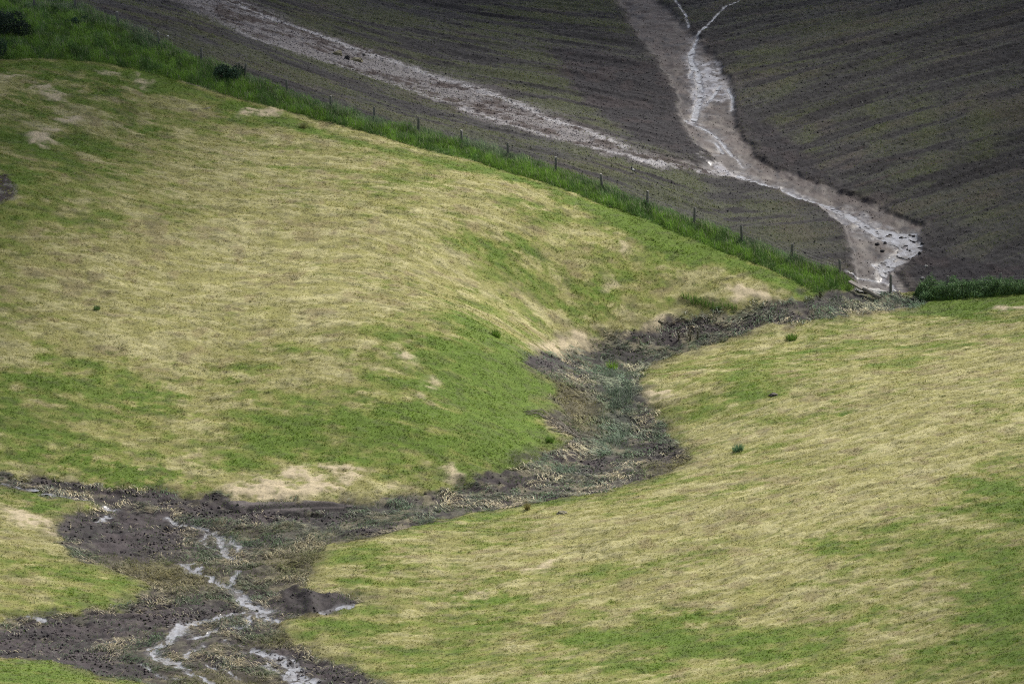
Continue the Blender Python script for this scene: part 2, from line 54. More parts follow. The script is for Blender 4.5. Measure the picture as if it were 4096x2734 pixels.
 'tuft': [(19.76,429.2,0.8,0.5),(14.92,398.64,0.8,0.5),(-1.09,419.88,0.6,0.45),(-28.75,420.63,0.45,0.3),(-15.62,458.65,0.6,0.5),(1.0,388.89,0.35,0.6),(7.07,426.49,0.8,0.5),(2.54,404.24,0.6,0.45)],
 'tallstrip': [[(12.06,436.0),(13.49,435.76),(14.55,435.16),(16.16,435.1),(16.06,434.8),(14.18,434.86),(12.76,435.37)]],
 'stalk': [(11.84,431.31),(12.66,431.25),(13.17,431.12),(22.17,437.41)],
 'log': [[(25.36,439.07),(26.57,438.69)]],
 'plank': [[(24.49,439.64),(25.27,439.03)]],
 'slabstone': [[(25.05,440.07),(26.56,440.12)]],
 'bird': [(9.03,455.45)],
 'lump': [(-12.96,483.01),(-13.77,483.93),(-12.28,483.35),(-11.74,485.81),(17.77,410.88),(29.42,450.26),(28.74,449.71),(29.69,450.07),(29.06,447.84),(27.21,447.06),(26.91,448.26),(30.26,448.86),(29.98,447.19),(3.25,387.08),(27.48,448.6)],
 'stone': [(-26.63,475.15),(30.28,444.65),(29.89,442.64),(27.73,440.9),(27.24,475.9)],
 'drift': [[(0.88,407.98),(1.89,408.8),(2.57,408.59),(3.58,407.82),(4.41,406.88),(4.74,405.74)],[(2.22,407.27),(3.07,407.45),(4.07,406.67)],[(2.55,406.12),(3.4,406.72),(4.24,406.62),(4.74,406.28)],[(3.38,404.04),(4.06,404.89),(4.73,405.48)]],
 'scrape': [[(-24.53,464.86),(-23.86,464.76),(-23.09,464.54)],[(-24.09,459.72),(-23.47,460.39),(-22.75,461.01)],[(-36.94,440.47),(-36.22,440.48),(-35.76,439.07),(-35.37,437.51),(-35.55,436.23),(-36.55,435.35),(-38.29,434.72),(-38.7,439.98)],[(-10.5,390.57),(-7.9,389.93)]],
 'rowL': [(-22.22,475.0),(0.98,461.47)],
 'rowR': [(19.65,455.86),(35.34,466.57)],
 'mowL': [(-15.34,441.29),(2.71,432.94)],
 'streak': [(0.12,[(26.74,466.3),(25.3,464.07)]),(0.12,[(26.55,466.33),(28.13,467.29)]),(0.12,[(19.81,459.63),(23.67,461.73),(27.56,463.76),(33.26,463.91)]),(0.12,[(25.8,458.95),(29.31,461.21),(33.2,463.01)]),(0.12,[(30.72,453.35),(34.64,456.37),(38.39,457.43)]),(0.12,[(30.26,451.95),(33.78,454.68)]),(0.12,[(14.59,481.76),(17.75,482.4),(21.11,482.71)]),(0.12,[(20.05,501.83),(17.46,503.61)]),(0.12,[(3.05,492.54),(4.76,482.57)]),(0.12,[(3.62,488.23),(6.92,482.02)])],
 'rut': [(0.16,[(-18.3,392.81),(-17.08,392.8),(-15.52,392.54),(-14.12,392.22)]),(0.26,[(-17.01,391.12),(-15.4,391.33),(-13.28,391.35),(-11.01,391.39)]),(0.18,[(-15.11,390.1),(-13.73,390.11),(-12.28,390.16)]),(0.12,[(-12.94,390.83),(-11.64,390.8),(-10.51,390.81)]),(0.14,[(-26.87,368.78),(-24.62,369.74),(-22.36,370.68),(-20.55,371.44)]),(0.12,[(-29.49,366.86),(-26.8,367.8),(-23.51,369.11)]),(0.1,[(-10.81,389.76),(-9.19,389.83),(-7.9,390.2)]),(0.12,[(10.03,402.42),(11.13,399.89),(11.73,398.76)])],
}

P = np.array(SURVEY, float); S = 100.0
def _fit():
    n = len(P); q = P[:, :2] / S
    r2 = ((q[:, None] - q[None]) ** 2).sum(-1); K = 0.5 * r2 * np.log(r2 + 1e-12); K[np.diag_indices(n)] = 2e-4
    A = np.zeros((n + 3, n + 3)); A[:n, :n] = K; A[:n, n] = 1; A[:n, n + 1:] = q; A[n:, :n] = A[:n, n:].T
    b = np.zeros(n + 3); b[:n] = P[:, 2]
    return np.linalg.solve(A, b)
W = _fit()
def terrain(x, y):
    x = np.asarray(x, float); y = np.asarray(y, float); z = W[-3] + W[-2] * x / S + W[-1] * y / S
    for i, (px, py, _) in enumerate(P):
        r2 = ((x - px) ** 2 + (y - py) ** 2) / (S * S) + 1e-12
        z = z + W[i] * 0.5 * r2 * np.log(r2)
    return z

# ------------------------------------------------------------ noise and masks
def vnoise(x, y, seed):
    xi = np.floor(x); yi = np.floor(y); fx = x - xi; fy = y - yi
    xi = xi.astype(np.int64); yi = yi.astype(np.int64)
    def h(a, b):
        n = (a * 374761393 + b * 668265263 + seed * 1442695041) & 0xffffffff
        n = ((n ^ (n >> 13)) * 1274126177) & 0xffffffff
        n = n ^ (n >> 16)
        return (n & 0xffff) / 65535.0
    ux = fx * fx * (3 - 2 * fx); uy = fy * fy * (3 - 2 * fy)
    a = h(xi, yi); b = h(xi + 1, yi); c = h(xi, yi + 1); d = h(xi + 1, yi + 1)
    return (a + (b - a) * ux) * (1 - uy) + (c + (d - c) * ux) * uy
def fbm(x, y, wl, seed, octv=3, gain=.5):
    t = 0; amp = 1; tot = 0; c, s = math.cos(.6), math.sin(.6)
    x = x / wl; y = y / wl
    for k in range(octv):
        t = t + amp * vnoise(x + 17.3 * k, y - 9.1 * k, seed + k * 7); tot += amp; amp *= gain
        x, y = (c * x - s * y) * 2.03, (s * x + c * y) * 2.03
    return t / tot                      # 0..1
def sstep(a, b, v):
    t = np.clip((v - a) / (b - a), 0, 1); return t * t * (3 - 2 * t)
def polymask(poly, x, y, soft):
    """1 inside the outline, 0 outside, with an edge `soft` metres wide"""
    poly = np.array(poly, float); out = np.zeros(x.shape)
    m = (x > poly[:, 0].min() - soft) & (x < poly[:, 0].max() + soft) & (y > poly[:, 1].min() - soft) & (y < poly[:, 1].max() + soft)
    px, py = x[m], y[m]
    if px.size == 0: return out
    inside = np.zeros(px.shape, bool); d2 = np.full(px.shape, 1e18)
    for (x0, y0), (x1, y1) in zip(poly, np.roll(poly, -1, 0)):
        if y0 != y1:
            c = ((y0 > py) != (y1 > py)) & (px < (x1 - x0) * (py - y0) / (y1 - y0) + x0); inside ^= c
        ex, ey = x1 - x0, y1 - y0; L2 = ex * ex + ey * ey + 1e-12
        t = np.clip(((px - x0) * ex + (py - y0) * ey) / L2, 0, 1)
        d2 = np.minimum(d2, (px - x0 - t * ex) ** 2 + (py - y0 - t * ey) ** 2)
    sd = np.sqrt(d2) * np.where(inside, 1, -1)
    out[m] = sstep(-soft, soft, sd); return out
def linemask(line, x, y, w, soft):
    line = np.array(line, float); out = np.zeros(x.shape); r = w + soft
    m = (x > line[:, 0].min() - r) & (x < line[:, 0].max() + r) & (y > line[:, 1].min() - r) & (y < line[:, 1].max() + r)
    px, py = x[m], y[m]
    if px.size == 0: return out
    d2 = np.full(px.shape, 1e18)
    for (x0, y0), (x1, y1) in zip(line[:-1], line[1:]):
        ex, ey = x1 - x0, y1 - y0; t = np.clip(((px - x0) * ex + (py - y0) * ey) / (ex * ex + ey * ey + 1e-12), 0, 1)
        d2 = np.minimum(d2, (px - x0 - t * ex) ** 2 + (py - y0 - t * ey) ** 2)
    out[m] = 1 - sstep(w - soft, w + soft, np.sqrt(d2)); return out
def polys(key, x, y, soft):
    o = np.zeros(x.shape)
    for p in T[key]: o = np.maximum(o, polymask(p, x, y, soft))
    return o
def lines(key, x, y, k=1.0, soft=.15):
    o = np.zeros(x.shape)
    for w, l in T[key]: o = np.maximum(o, linemask(l, x, y, w * k, soft))
    return o
def ells(key, x, y):
    o = np.zeros(x.shape)
    for cx, cy, rx, ry, wt in T[key]:
        q = ((x - cx) / rx) ** 2 + ((y - cy) / ry) ** 2
        m = q < 6; o[m] += wt * np.exp(-q[m] * .9)
    return o
def unit(a, b):
    d = np.array(b, float) - np.array(a, float); return d / np.hypot(*d)
ROWL = unit(*T['rowL']); ROWR = unit(*T['rowR']); MOWL = unit(*T['mowL'])
def along(x, y, d): return x * d[0] + y * d[1], -x * d[1] + y * d[0]

def survey(x, y):
    """what covers the ground at plan points x, y"""
    wx = (fbm(x, y, 1.3, 11, 3) - .5) * .9; wy = (fbm(x, y, 1.6, 12, 3) - .5) * 1.6
    wx += (fbm(x, y, .35, 13, 2) - .5) * .35; wy += (fbm(x, y, .4, 14, 2) - .5) * .7
    hx, hy = (fbm(x, y, 4.0, 15, 2) - .5) * 1.2, (fbm(x, y, 4.0, 16, 2) - .5) * 2.2
    X, Y = x + wx * 1.15, y + wy * 1.25
    x2, y2 = x + wx * .4, y + wy * .4
    m = {}
    m['field'] = polymask(T['field'][0], x2, y2, .25)
    m['channel'] = polymask(T['channel'][0], X + hx * .25, Y + hy * .25, .35)
    m['mud'] = polys('mud', X + hx + wx * .6, Y + hy + wy * .6, .9)
    m['slab'] = polys('slab', x, y, .25)
    m['slump'] = polys('slump', x + wx * .3, y + wy * .3, .35)
    m['verge'] = np.maximum(polymask(T['verge'][0], x2, y2, .3), polymask(T['verge_right'][0], x2, y2, .3))
    m['wash'] = np.maximum(polymask(T['wash'][0], X, Y, 1.5), linemask(T['washline'][0][-4:], X, Y, .7, .8))
    m['washline'] = np.maximum.reduce([linemask(l, X, Y, .45, .5) for l in T['washline']])
    m['silt'] = polymask(T['silt'][0], x + wx * .9, y + wy * .9, .35)
    m['dark'] = polys('darksoil', X, Y, .8)
    m['wet'] = lines('wet', x + wx * .25, y + wy * .25, .8, .1)
    m['pool'] = polys('pool', x + wx * .35, y + wy * .35, .15)
    m['sheen'] = polys('sheen', X, Y, .5)
    m['stream'] = lines('stream', x + wx * .8, y + wy * .8, 1.5, .15)
    m['straw'] = polys('straw', X + hx * .5, Y + hy * .5, .5) * sstep(.30, .52, fbm(x / 1.6, y + .2 * x, .9, 17, 4, .65) + .10 * (Y > 425))
    m['reed'] = ells('reed', X, Y); m['olive'] = ells('olive', X, Y)
    # how green the mown grass is: 0 bleached hay, 1 lush
    edge = linemask(T['green_edge'][0], x2, y2, .7, 1.3) * .9
    left = sstep(4, -4, x - (y - 400) * .1)
    s, t = along(x, y, MOWL)
    n = fbm(s / 3.2, t, 1.6, 21, 4, .6) * left + fbm(x / 1.8 + y * .15, y, 3.0, 22, 4, .6) * (1 - left)
    big = fbm(x, y * .6, 11, 23, 3)
    fine = fbm(x / 1.6, y, .55, 24, 3)
    base = .40 + (n - .5) * 1.1 + (big - .5) * .5 + (fine - .5) * .7
    e = ells('green', X + wx * 3, Y + wy * 3)
    m['green'] = np.clip(base + e * (.60 + (n - .5) * 1.2) + edge * (.8 + fine * .3), 0, 1)
    # windrow streaks left by the mower, paler where cut hay still lies
    ang = left * (-.18 - .55 * sstep(-30, 12, x)) + (1 - left) * (.22 + .5 * sstep(0, 34, x) * sstep(352, 420, y))
    wv = (fbm(x, y, 9, 27, 2) - .5) * 3
    ss = x * np.cos(ang.mean()) ; tl = (y - 400) + np.where(left > .5, .18 * x + .20 * np.maximum(x + 12, 0) ** 1.35 / 3, -.25 * x - .008 * x * x) + wv
    m['row'] = sstep(.44, .66, fbm(x / 2.6, tl, .62, 25, 4, .72))
    m['gap'] = sstep(.56, .70, fbm(x / 2.2 + 31, tl + 7, .42, 28, 3, .65))
    m['green'] = np.clip(m['green'] + (fbm(x / 2.6 - 50, tl + 90, .9, 29, 4, .68) - .5) * .7, 0, 1)
    m['near'] = polymask(T['channel'][0], X + hx, Y + hy, 2.2) * sstep(.3, .6, fbm(x, y, 1.2, 18, 3))
    m['crop'] = ells('crop', X, Y)
    m['verge'] *= 1 - m['channel'] * .7
    return m

def mixc(a, b, t):
    return a * (1 - t)[:, None] + b * t[:, None]
HAY = np.array((.285, .270, .092)); HAY2 = np.array((.52, .475, .26)); LUSH = np.array((.105, .172, .014)); OLIVEG = np.array((.200, .222, .045))
STRAW = np.array((.46, .385, .255)); SOIL = np.array((.038, .0345, .040)); SOILD = np.array((.012, .010, .013)); SOILR = np.array((.072, .047, .045))
MUD = np.array((.026, .019, .021)); SILT = np.array((.066, .047, .042)); PALE = np.array((.235, .225, .24)); VERGE = np.array((.075, .15, .025))
def grasscol(g, x, y, row=0, gap=0, seed=31):
    a = fbm(x, y, 2.2, seed, 3); b = fbm(x / 2, y, .8, seed + 5, 3)
    hay = mixc(np.tile(HAY, (len(x), 1)), HAY2, sstep(.38, .7, a * .35 + b * .45) * .38 + row * .50)
    hay = mixc(hay, np.array((.24, .19, .10)), sstep(.58, .75, fbm(x, y, 1.4, seed + 9, 3)) * .55)
    c = mixc(hay, OLIVEG, sstep(.22, .60, g) * .9); c = mixc(c, LUSH, sstep(.36, 1.05, g)); c = mixc(c, np.array((.085, .082, .040)), gap * .36 + 0 * x); return c * (.74 + .52 * fbm(x / 1.8, y, .8, seed + 12, 4, .7))[:, None]

# ------------------------------------------------------------ helpers for objects
def tag(o, label=None, cat=None, group=None, kind=None):
    if label: o['label'] = label
    if cat: o['category'] = cat
    if group: o['group'] = group
    if kind: o['kind'] = kind
    return o
def mesh_np(name, verts, faces, mat, cols=None, wet=None, parent=None, smooth=False):
    """faces: (n,3) or (n,4) integer array"""
    verts = np.ascontiguousarray(verts, np.float32); faces = np.ascontiguousarray(faces, np.int32); k = faces.shape[1]
    me = bpy.data.meshes.new(name); me.vertices.add(len(verts)); me.vertices.foreach_set('co', verts.ravel())
    me.loops.add(faces.size); me.loops.foreach_set('vertex_index', faces.ravel())
    me.polygons.add(len(faces)); me.polygons.foreach_set('loop_start', np.arange(0, faces.size, k, dtype=np.int32))
    me.polygons.foreach_set('loop_total', np.full(len(faces), k, np.int32))
    me.polygons.foreach_set('use_smooth', np.full(len(faces), smooth))
    me.update(calc_edges=True)
    if cols is not None:
        a = me.attributes.new('Col', 'FLOAT_COLOR', 'POINT'); c = np.ones((len(verts), 4), np.float32); c[:, :3] = cols
        a.data.foreach_set('color', c.ravel())
    if wet is not None:
        a = me.attributes.new('Wet', 'FLOAT', 'POINT'); a.data.foreach_set('value', np.ascontiguousarray(wet, np.float32))
    me.materials.append(mat)
    o = bpy.data.objects.new(name, me); sc.collection.objects.link(o)
    if parent: o.parent = parent
    return o
def empty(name, loc, rz=0):
    o = bpy.data.objects.new(name, None); sc.collection.objects.link(o); o.location = loc; o.rotation_euler = (0, 0, rz); o.empty_display_size = .3; return o
def N(nt, t, **kw):
    n = nt.nodes.new(t)
    for k, v in kw.items(): n.inputs[k].default_value = v
    return n
def math_node(nt, op, a, b=None, clamp=False):
    n = nt.nodes.new('ShaderNodeMath'); n.operation = op; n.use_clamp = clamp
    for i, v in enumerate((a, b)):
        if v is None: continue
        if isinstance(v, (int, float)): n.inputs[i].default_value = v
        else: nt.links.new(v, n.inputs[i])
    return n.outputs[0]
def new_mat(name):
    m = bpy.data.materials.new(name); m.use_nodes = True; return m, m.node_tree, m.node_tree.nodes['Principled BSDF']
def ground_mat(name, scale, lo, hi, bump, bscale, dist=.05, wetrough=.22):
    m, nt, p = new_mat(name); L = nt.links
    at = nt.nodes.new('ShaderNodeAttribute'); at.attribute_name = 'Col'
    aw = nt.nodes.new('ShaderNodeAttribute'); aw.attribute_name = 'Wet'
    tc = nt.nodes.new('ShaderNodeTexCoord')
    nz = N(nt, 'ShaderNodeTexNoise', Scale=scale, Detail=5.0, Roughness=.7); L.new(tc.outputs['Object'], nz.inputs['Vector'])
    mr = N(nt, 'ShaderNodeMapRange'); mr.inputs['From Min'].default_value = .3; mr.inputs['From Max'].default_value = .7
    mr.inputs['To Min'].default_value = lo; mr.inputs['To Max'].default_value = hi; L.new(nz.outputs['Fac'], mr.inputs['Value'])
    vm = nt.nodes.new('ShaderNodeVectorMath'); vm.operation = 'SCALE'; L.new(at.outputs['Color'], vm.inputs[0]); L.new(mr.outputs[0], vm.inputs['Scale'])
    L.new(vm.outputs[0], p.inputs['Base Color'])
    w = math_node(nt, 'MULTIPLY', aw.outputs['Fac'], wetrough - .92); L.new(math_node(nt, 'ADD', w, .92), p.inputs['Roughness'])
    p.inputs['Specular IOR Level'].default_value = .35
    nb = N(nt, 'ShaderNodeTexNoise', Scale=bscale, Detail=4.0, Roughness=.75); L.new(tc.outputs['Object'], nb.inputs['Vector'])
    bp = N(nt, 'ShaderNodeBump', Strength=bump, Distance=dist); L.new(nb.outputs['Fac'], bp.inputs['Height']); L.new(bp.outputs[0], p.inputs['Normal'])
    return m
def leaf_mat(name, trans=.3, rough=.7, var=.35):
    m, nt, p = new_mat(name); L = nt.links
    at = nt.nodes.new('ShaderNodeAttribute'); at.attribute_name = 'Col'
    tc = nt.nodes.new('ShaderNodeTexCoord'); nz = N(nt, 'ShaderNodeTexNoise', Scale=9.0, Detail=2.0); L.new(tc.outputs['Object'], nz.inputs['Vector'])
    mr = N(nt, 'ShaderNodeMapRange'); mr.inputs['From Min'].default_value = .3; mr.inputs['From Max'].default_value = .7
    mr.inputs['To Min'].default_value = 1 - var; mr.inputs['To Max'].default_value = 1 + var; L.new(nz.outputs['Fac'], mr.inputs['Value'])
    vm = nt.nodes.new('ShaderNodeVectorMath'); vm.operation = 'SCALE'; L.new(at.outputs['Color'], vm.inputs[0]); L.new(mr.outputs[0], vm.inputs['Scale'])
    L.new(vm.outputs[0], p.inputs['Base Color']); p.inputs['Roughness'].default_value = rough; p.inputs['Specular IOR Level'].default_value = .25
    tr = nt.nodes.new('ShaderNodeBsdfTranslucent'); L.new(vm.outputs[0], tr.inputs['Color'])
    mx = nt.nodes.new('ShaderNodeMixShader'); mx.inputs[0].default_value = trans
    L.new(p.outputs[0], mx.inputs[1]); L.new(tr.outputs[0], mx.inputs[2]); L.new(mx.outputs[0], nt.nodes['Material Output'].inputs['Surface'])
    return m
def plain_mat(name, c1, c2, scale, rough=.85, bump=.4, stretch=(1, 1, 1)):
    m, nt, p = new_mat(name); L = nt.links
    tc = nt.nodes.new('ShaderNodeTexCoord'); mp = nt.nodes.new('ShaderNodeMapping'); mp.inputs['Scale'].default_value = stretch; L.new(tc.outputs['Object'], mp.inputs[0])
    nz = N(nt, 'ShaderNodeTexNoise', Scale=scale, Detail=4.0, Roughness=.65); L.new(mp.outputs[0], nz.inputs['Vector'])
    cr = nt.nodes.new('ShaderNodeValToRGB'); cr.color_ramp.elements[0].position = .35; cr.color_ramp.elements[1].position = .65
    cr.color_ramp.elements[0].color = (*c1, 1); cr.color_ramp.elements[1].color = (*c2, 1)
    L.new(nz.outputs['Fac'], cr.inputs[0]); L.new(cr.outputs[0], p.inputs['Base Color']); p.inputs['Roughness'].default_value = rough
    bp = N(nt, 'ShaderNodeBump', Strength=bump, Distance=.02); L.new(nz.outputs['Fac'], bp.inputs['Height']); L.new(bp.outputs[0], p.inputs['Normal'])
    return m
M = dict(meadow=ground_mat('meadow_turf', 6, .72, 1.28, .6, 9, .05), field=ground_mat('ploughed_soil', 7, .5, 1.5, 1.0, 8, .06, .35),
         channel=ground_mat('flood_mud', 5, .6, 1.4, .9, 7, .06, .25), silt=ground_mat('silt', 4, .72, 1.25, .5, 6, .04, .16),
         blade=leaf_mat('grass_blades', .35), tall=leaf_mat('tall_grass', .35, .6), clod=ground_mat('clods', 9, .7, 1.3, .5, 14, .02, .3))

# ------------------------------------------------------------ terrain surface
def relief(x, y, m):
    z = np.zeros(x.shape)
    ch, fi, si = m['channel'], m['field'], np.maximum(m['silt'], 0)
    grass = (1 - ch) * (1 - fi)
    z += grass * ((fbm(x, y, 3.5, 41, 3) - .5) * .22 + (fbm(x / 1.5, y, .42, 42, 3, .65) - .5) * .15 + m['row'] * .04 + m['straw'] * .07)
    # channel: sunk floor with clumpy surface
    cs = polymask(T['channel'][0], x + (fbm(x, y, 1.6, 56, 2) - .5) * 1.2, y + (fbm(x, y, 1.8, 57, 2) - .5) * 2, 1.0); z -= cs * .16
    z += cs * ( (fbm(x, y, 1.6, 43, 3) - .5) * .28 * (1 - m['slab']) + (fbm(x, y, .45, 44, 3) - .5) * .26 * (1 - m['slab']))
    z += cs * m['mud'] * (1 - m['slab']) * ((fbm(x, y, .42, 45, 2) - .5) * .16 * sstep(.4, .6, fbm(x, y, 2, 162, 2)) + (fbm(x / 6, y - .1 * x, .9, 163, 2) - .5) * .16)
    z += m['slab'] * (.12 + (fbm(x / 9 + 3, y + .02 * x, 1.1, 46, 2) - .5) * .5)
    # slump: a heap of wet soil with a scarp along its left edge
    sl = linemask(T['slump_edge'][0], x - .25, y, .3, .4)
    z += m['slump'] * (.16 + (fbm(x, y, .6, 55, 3) - .5) * .22) + sl * .30
    # ploughed field: furrows and clods
    right = sstep(-2, 2, x - (10 + (y - 460) * -.12) - 4)
    sL, tL = along(x, y, ROWL); sR, tR = along(x, y, ROWR)
    fur = vnoise(sL / 5, tL / .42, 47) * (1 - right) + vnoise(sR / 5, tR / .42, 48) * right
    fur2 = vnoise(sL / 12, tL / 1.7, 49) * (1 - right) + vnoise(sR / 12, tR / 1.7, 50) * right
    rough = 1 - .8 * m['silt']
    z += fi * rough * ((fur - .5) * .14 + (fur2 - .5) * .24 + (fbm(x, y, .35, 51, 2) - .5) * .16)
    z += fi * m['silt'] * (-.26 + (fbm(x, y, 1.2, 52, 3) - .5) * .22 + (fbm(x, y, .4, 54, 2) - .5) * .08)
    z -= np.maximum(m['pool'], m['wet'] * .7) * .10 * fi
    z -= m['stream'] * .07
    m['rut'] = lines('rut', x, y + .0 * x, 1.0, .14); z -= m['rut'] * .16
    z += fi * m['wash'] * (fbm(x, y, .33, 53, 2) - .5) * .10
    m['fur2'] = fur2; m['fur'] = fur; m['right'] = right
    return z
def cropdens(x, y, m):
    d = .06 + sstep(.38, .60, fbm(x, y, 6, 111, 3) * .3 + (1 - m['lines']) * .5 + fbm(x, y, 1.0, 112, 3) * .2) * (.85 - .45 * m['right']) * sstep(.60, .46, m['lines']) + m['crop'] * .75 * sstep(.62, .48, m['lines'])
    bad = np.maximum.reduce([m['silt'], m['wash'] * .85, m['channel'], m['dark'] * .98]); return np.clip(d, 0, 1) * (1 - bad)
def cover(x, y, m):
    n = len(x)
    c = grasscol(m['green'], x, y, m['row'], m['gap']) * .85
    c = mixc(c, np.array((.11, .10, .045)), np.clip(m['near'] * 1.3, 0, .8))
    c = mixc(c, STRAW, m['straw'] * sstep(.18, .45, fbm(x, y, .7, 61, 3)))
    c = mixc(c, VERGE, m['verge'] * .8)
    wet = np.zeros(n)
    # field
    a = fbm(x, y, 6, 62, 3); b = fbm(x, y, .8, 63, 3); q0 = fbm(x, y, 1.2, 80, 3); q1 = fbm(x, y, 1.2, 82, 3)
    f = mixc(np.tile(SOIL, (n, 1)), SOILD, sstep(.45, .8, a * .4 + m['fur2'] * .6)); f = mixc(f, SOILR, sstep(.55, .75, fbm(x, y, 4, 64, 3)) * .35)
    aL, bL = along(x, y, ROWL); aR, bR = along(x, y, ROWR); bR = bR + .6 * np.sin(aR / 12) + (fbm(x, y, 18, 78, 2) - .5) * 3
    lL = fbm(aL / 9, bL, 1.0, 75, 3, .7); lR = fbm(aR / 8, bR, 1.5, 76, 4, .7); m['lines'] = lL * (1 - m['right']) + lR * m['right']
    f = mixc(f, SOILD, sstep(.50, .60, m['lines']) * (.75 + .15 * m['right'])); f = mixc(f, SILT * 1.0, sstep(.40, .30, m['lines']) * .5 * m['right'])
    f = mixc(f, np.array((.066, .078, .028)), cropdens(x, y, m) * .6)
    f = mixc(f, SOILD * 1.15, m['dark']); f = mixc(f, SOILR, m['dark'] * sstep(.5, .7, fbm(x, y, 1.5, 65, 3)) * .22)
    st = lines('streak', x, y, 1.0, .25); f = mixc(f, SILT * 1.1, st * .5 * sstep(.35, .6, b))
    wn_ = fbm(x, y, .45, 66, 3) * .55 + .45 * fbm(along(x, y, ROWL)[0] / 5, along(x, y, ROWL)[1], .55, 83, 3)
    wz = m['wash'] * sstep(.40, .56, wn_ * .6 + .4 * fbm(x, y, 2.5, 67, 2)) ; wz = np.clip(wz * .5 + m['washline'] * m['wash'] * sstep(.38, .52, wn_) * .9, 0, 1)  # pale track silt; the sky sheen of its bright lines is painted in
    f = mixc(f, SILT * .95, m['wash'] * .7); f = mixc(f, PALE * .85, wz); wet += m['field'] * wz * .85
    sb = sstep(.35, .65, fbm(x, y, 1.1, 68, 4)); s_ = mixc(np.tile(SILT, (n, 1)), SILT * .55, sb * .7); s_ = mixc(s_, SOILD * 1.6, sstep(.57, .70, fbm(x * 1.3, y / 1.6, .9, 79, 4, .65)) * .8); s_ = mixc(s_, SOILD * 1.3, sstep(.97, .6, m['silt']) * .6); s_ = mixc(s_, np.array((.17, .145, .125)), sstep(.55, .75, fbm(x, y, 1.7, 69, 3)) * .6)
    f = mixc(f, SOILD * 1.3, polymask(T['silt'][0], x + (q0 - .5) * 3, y + (q1 - .5) * 5, 2.6) * sstep(.35, .6, b) * .85)
    sf = polymask(T['silt'][0], x + (q0 - .5) * 1.6, y + (q1 - .5) * 2.6, .8); f = mixc(f, s_, np.clip(np.maximum(sf * .8, m['silt'] * .55), 0, 1)); wet += m['field'] * m['silt'] * .35
    sh = np.clip(m['sheen'] * sstep(.42, .52, fbm(x, y, .5, 70, 3)) + m['wet'], 0, 1)  # wet silt: its sky sheen is painted as pale colour
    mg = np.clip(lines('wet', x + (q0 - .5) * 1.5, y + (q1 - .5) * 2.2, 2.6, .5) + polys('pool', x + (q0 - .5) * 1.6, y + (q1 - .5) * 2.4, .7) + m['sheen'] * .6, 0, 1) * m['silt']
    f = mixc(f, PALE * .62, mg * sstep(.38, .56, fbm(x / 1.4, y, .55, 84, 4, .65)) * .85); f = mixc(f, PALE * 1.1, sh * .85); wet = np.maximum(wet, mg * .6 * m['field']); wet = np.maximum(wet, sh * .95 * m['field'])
    c = mixc(c, f, m['field'])
    # channel
    q = fbm(x, y, 1.1, 71, 4); q2 = fbm(x, y, .4, 72, 3)
    h = mixc(np.tile(np.array((.075, .068, .052)), (n, 1)), MUD, sstep(.38, .52, q * .5 + q2 * .5)); h = mixc(h, np.array((.20, .175, .11)), sstep(.56, .70, fbm(x, y, .9, 73, 3)) * .6)
    h = mixc(h, np.array((.105, .095, .042)), np.clip(m['olive'], 0, 1) * .55); h = mixc(h, np.array((.075, .11, .07)), np.clip(m['reed'], 0, 1) * .3)
    h = mixc(h, mixc(np.tile(MUD * 1.5, (n, 1)), MUD * .6, sstep(.35, .65, fbm(x / 2, y, .8, 77, 4))), m['mud'] * sstep(.30, .48, q * .55 + q2 * .3 + m['mud'] * .16)); h = mixc(h, np.array((.095, .080, .080)), m['slab'] * sstep(.30, .50, fbm(x / 9, y + .02 * x, 1.2, 74, 3)))
    h = mixc(h, MUD * .4, m['rut'] * .9); h = mixc(h, MUD * .85, m['slump'] * (.75 + .25 * sstep(.4, .6, q2))); h = mixc(h, STRAW * .8, m['straw'] * .6)
    wet += m['channel'] * (m['mud'] * .12 + .05); h = mixc(h, PALE * .55, np.clip(lines('stream', x, y, 2.6, .3) * sstep(.45, .6, q2), 0, 1) * .8); 
    c = mixc(c, h, np.clip(np.maximum(m['channel'], polymask(T['channel'][0], x + (q0 - .5) * 3.5, y + (q1 - .5) * 6, 1.3) * sstep(.35, .6, q) * .8), 0, 1))
    sc_ = np.maximum.reduce([polymask(T['scrape'][2], x, y, .5) if i == 2 else linemask(T['scrape'][i], x, y, .12, .15) for i in range(4)])
    c = mixc(c, mixc(np.tile(MUD * 1.6, (n, 1)), np.array((.15, .14, .12)), sstep(.5, .65, q2)), sc_ * sstep(.38, .52, q2 * .6 + sc_ * .3))
    return c, np.clip(wet, 0, 1)

DX, DY = .09, .17
gx = np.arange(-49, 49 + 1e-6, DX); gy = np.arange(336, 521, DY)
NX, NY = len(gx), len(gy)
GX, GY = np.meshgrid(gx, gy); fx, fy = GX.ravel(), GY.ravel()
gm = survey(fx, fy); base_z = terrain(fx, fy); fz = base_z + relief(fx, fy, gm)
fc, fw = cover(fx, fy, gm)
def ground_z(x, y):
    """height of the built surface (bilinear on the grid)"""
    u = (np.asarray(x, float) - gx[0]) / DX; v = (np.asarray(y, float) - gy[0]) / DY
    i = np.clip(np.floor(u).astype(int), 0, NX - 2); j = np.clip(np.floor(v).astype(int), 0, NY - 2)
    a, b = np.clip(u - i, 0, 1), np.clip(v - j, 0, 1); Z = fz.reshape(NY, NX)
    return (Z[j, i] * (1 - a) + Z[j, i + 1] * a) * (1 - b) + (Z[j + 1, i] * (1 - a) + Z[j + 1, i + 1] * a) * b
def grid_sample(arr, x, y):
    i = np.clip(np.rint((x - gx[0]) / DX).astype(int), 0, NX - 1); j = np.clip(np.rint((y - gy[0]) / DY).astype(int), 0, NY - 1)
    return arr.reshape(NY, NX, *arr.shape[1:])[j, i]
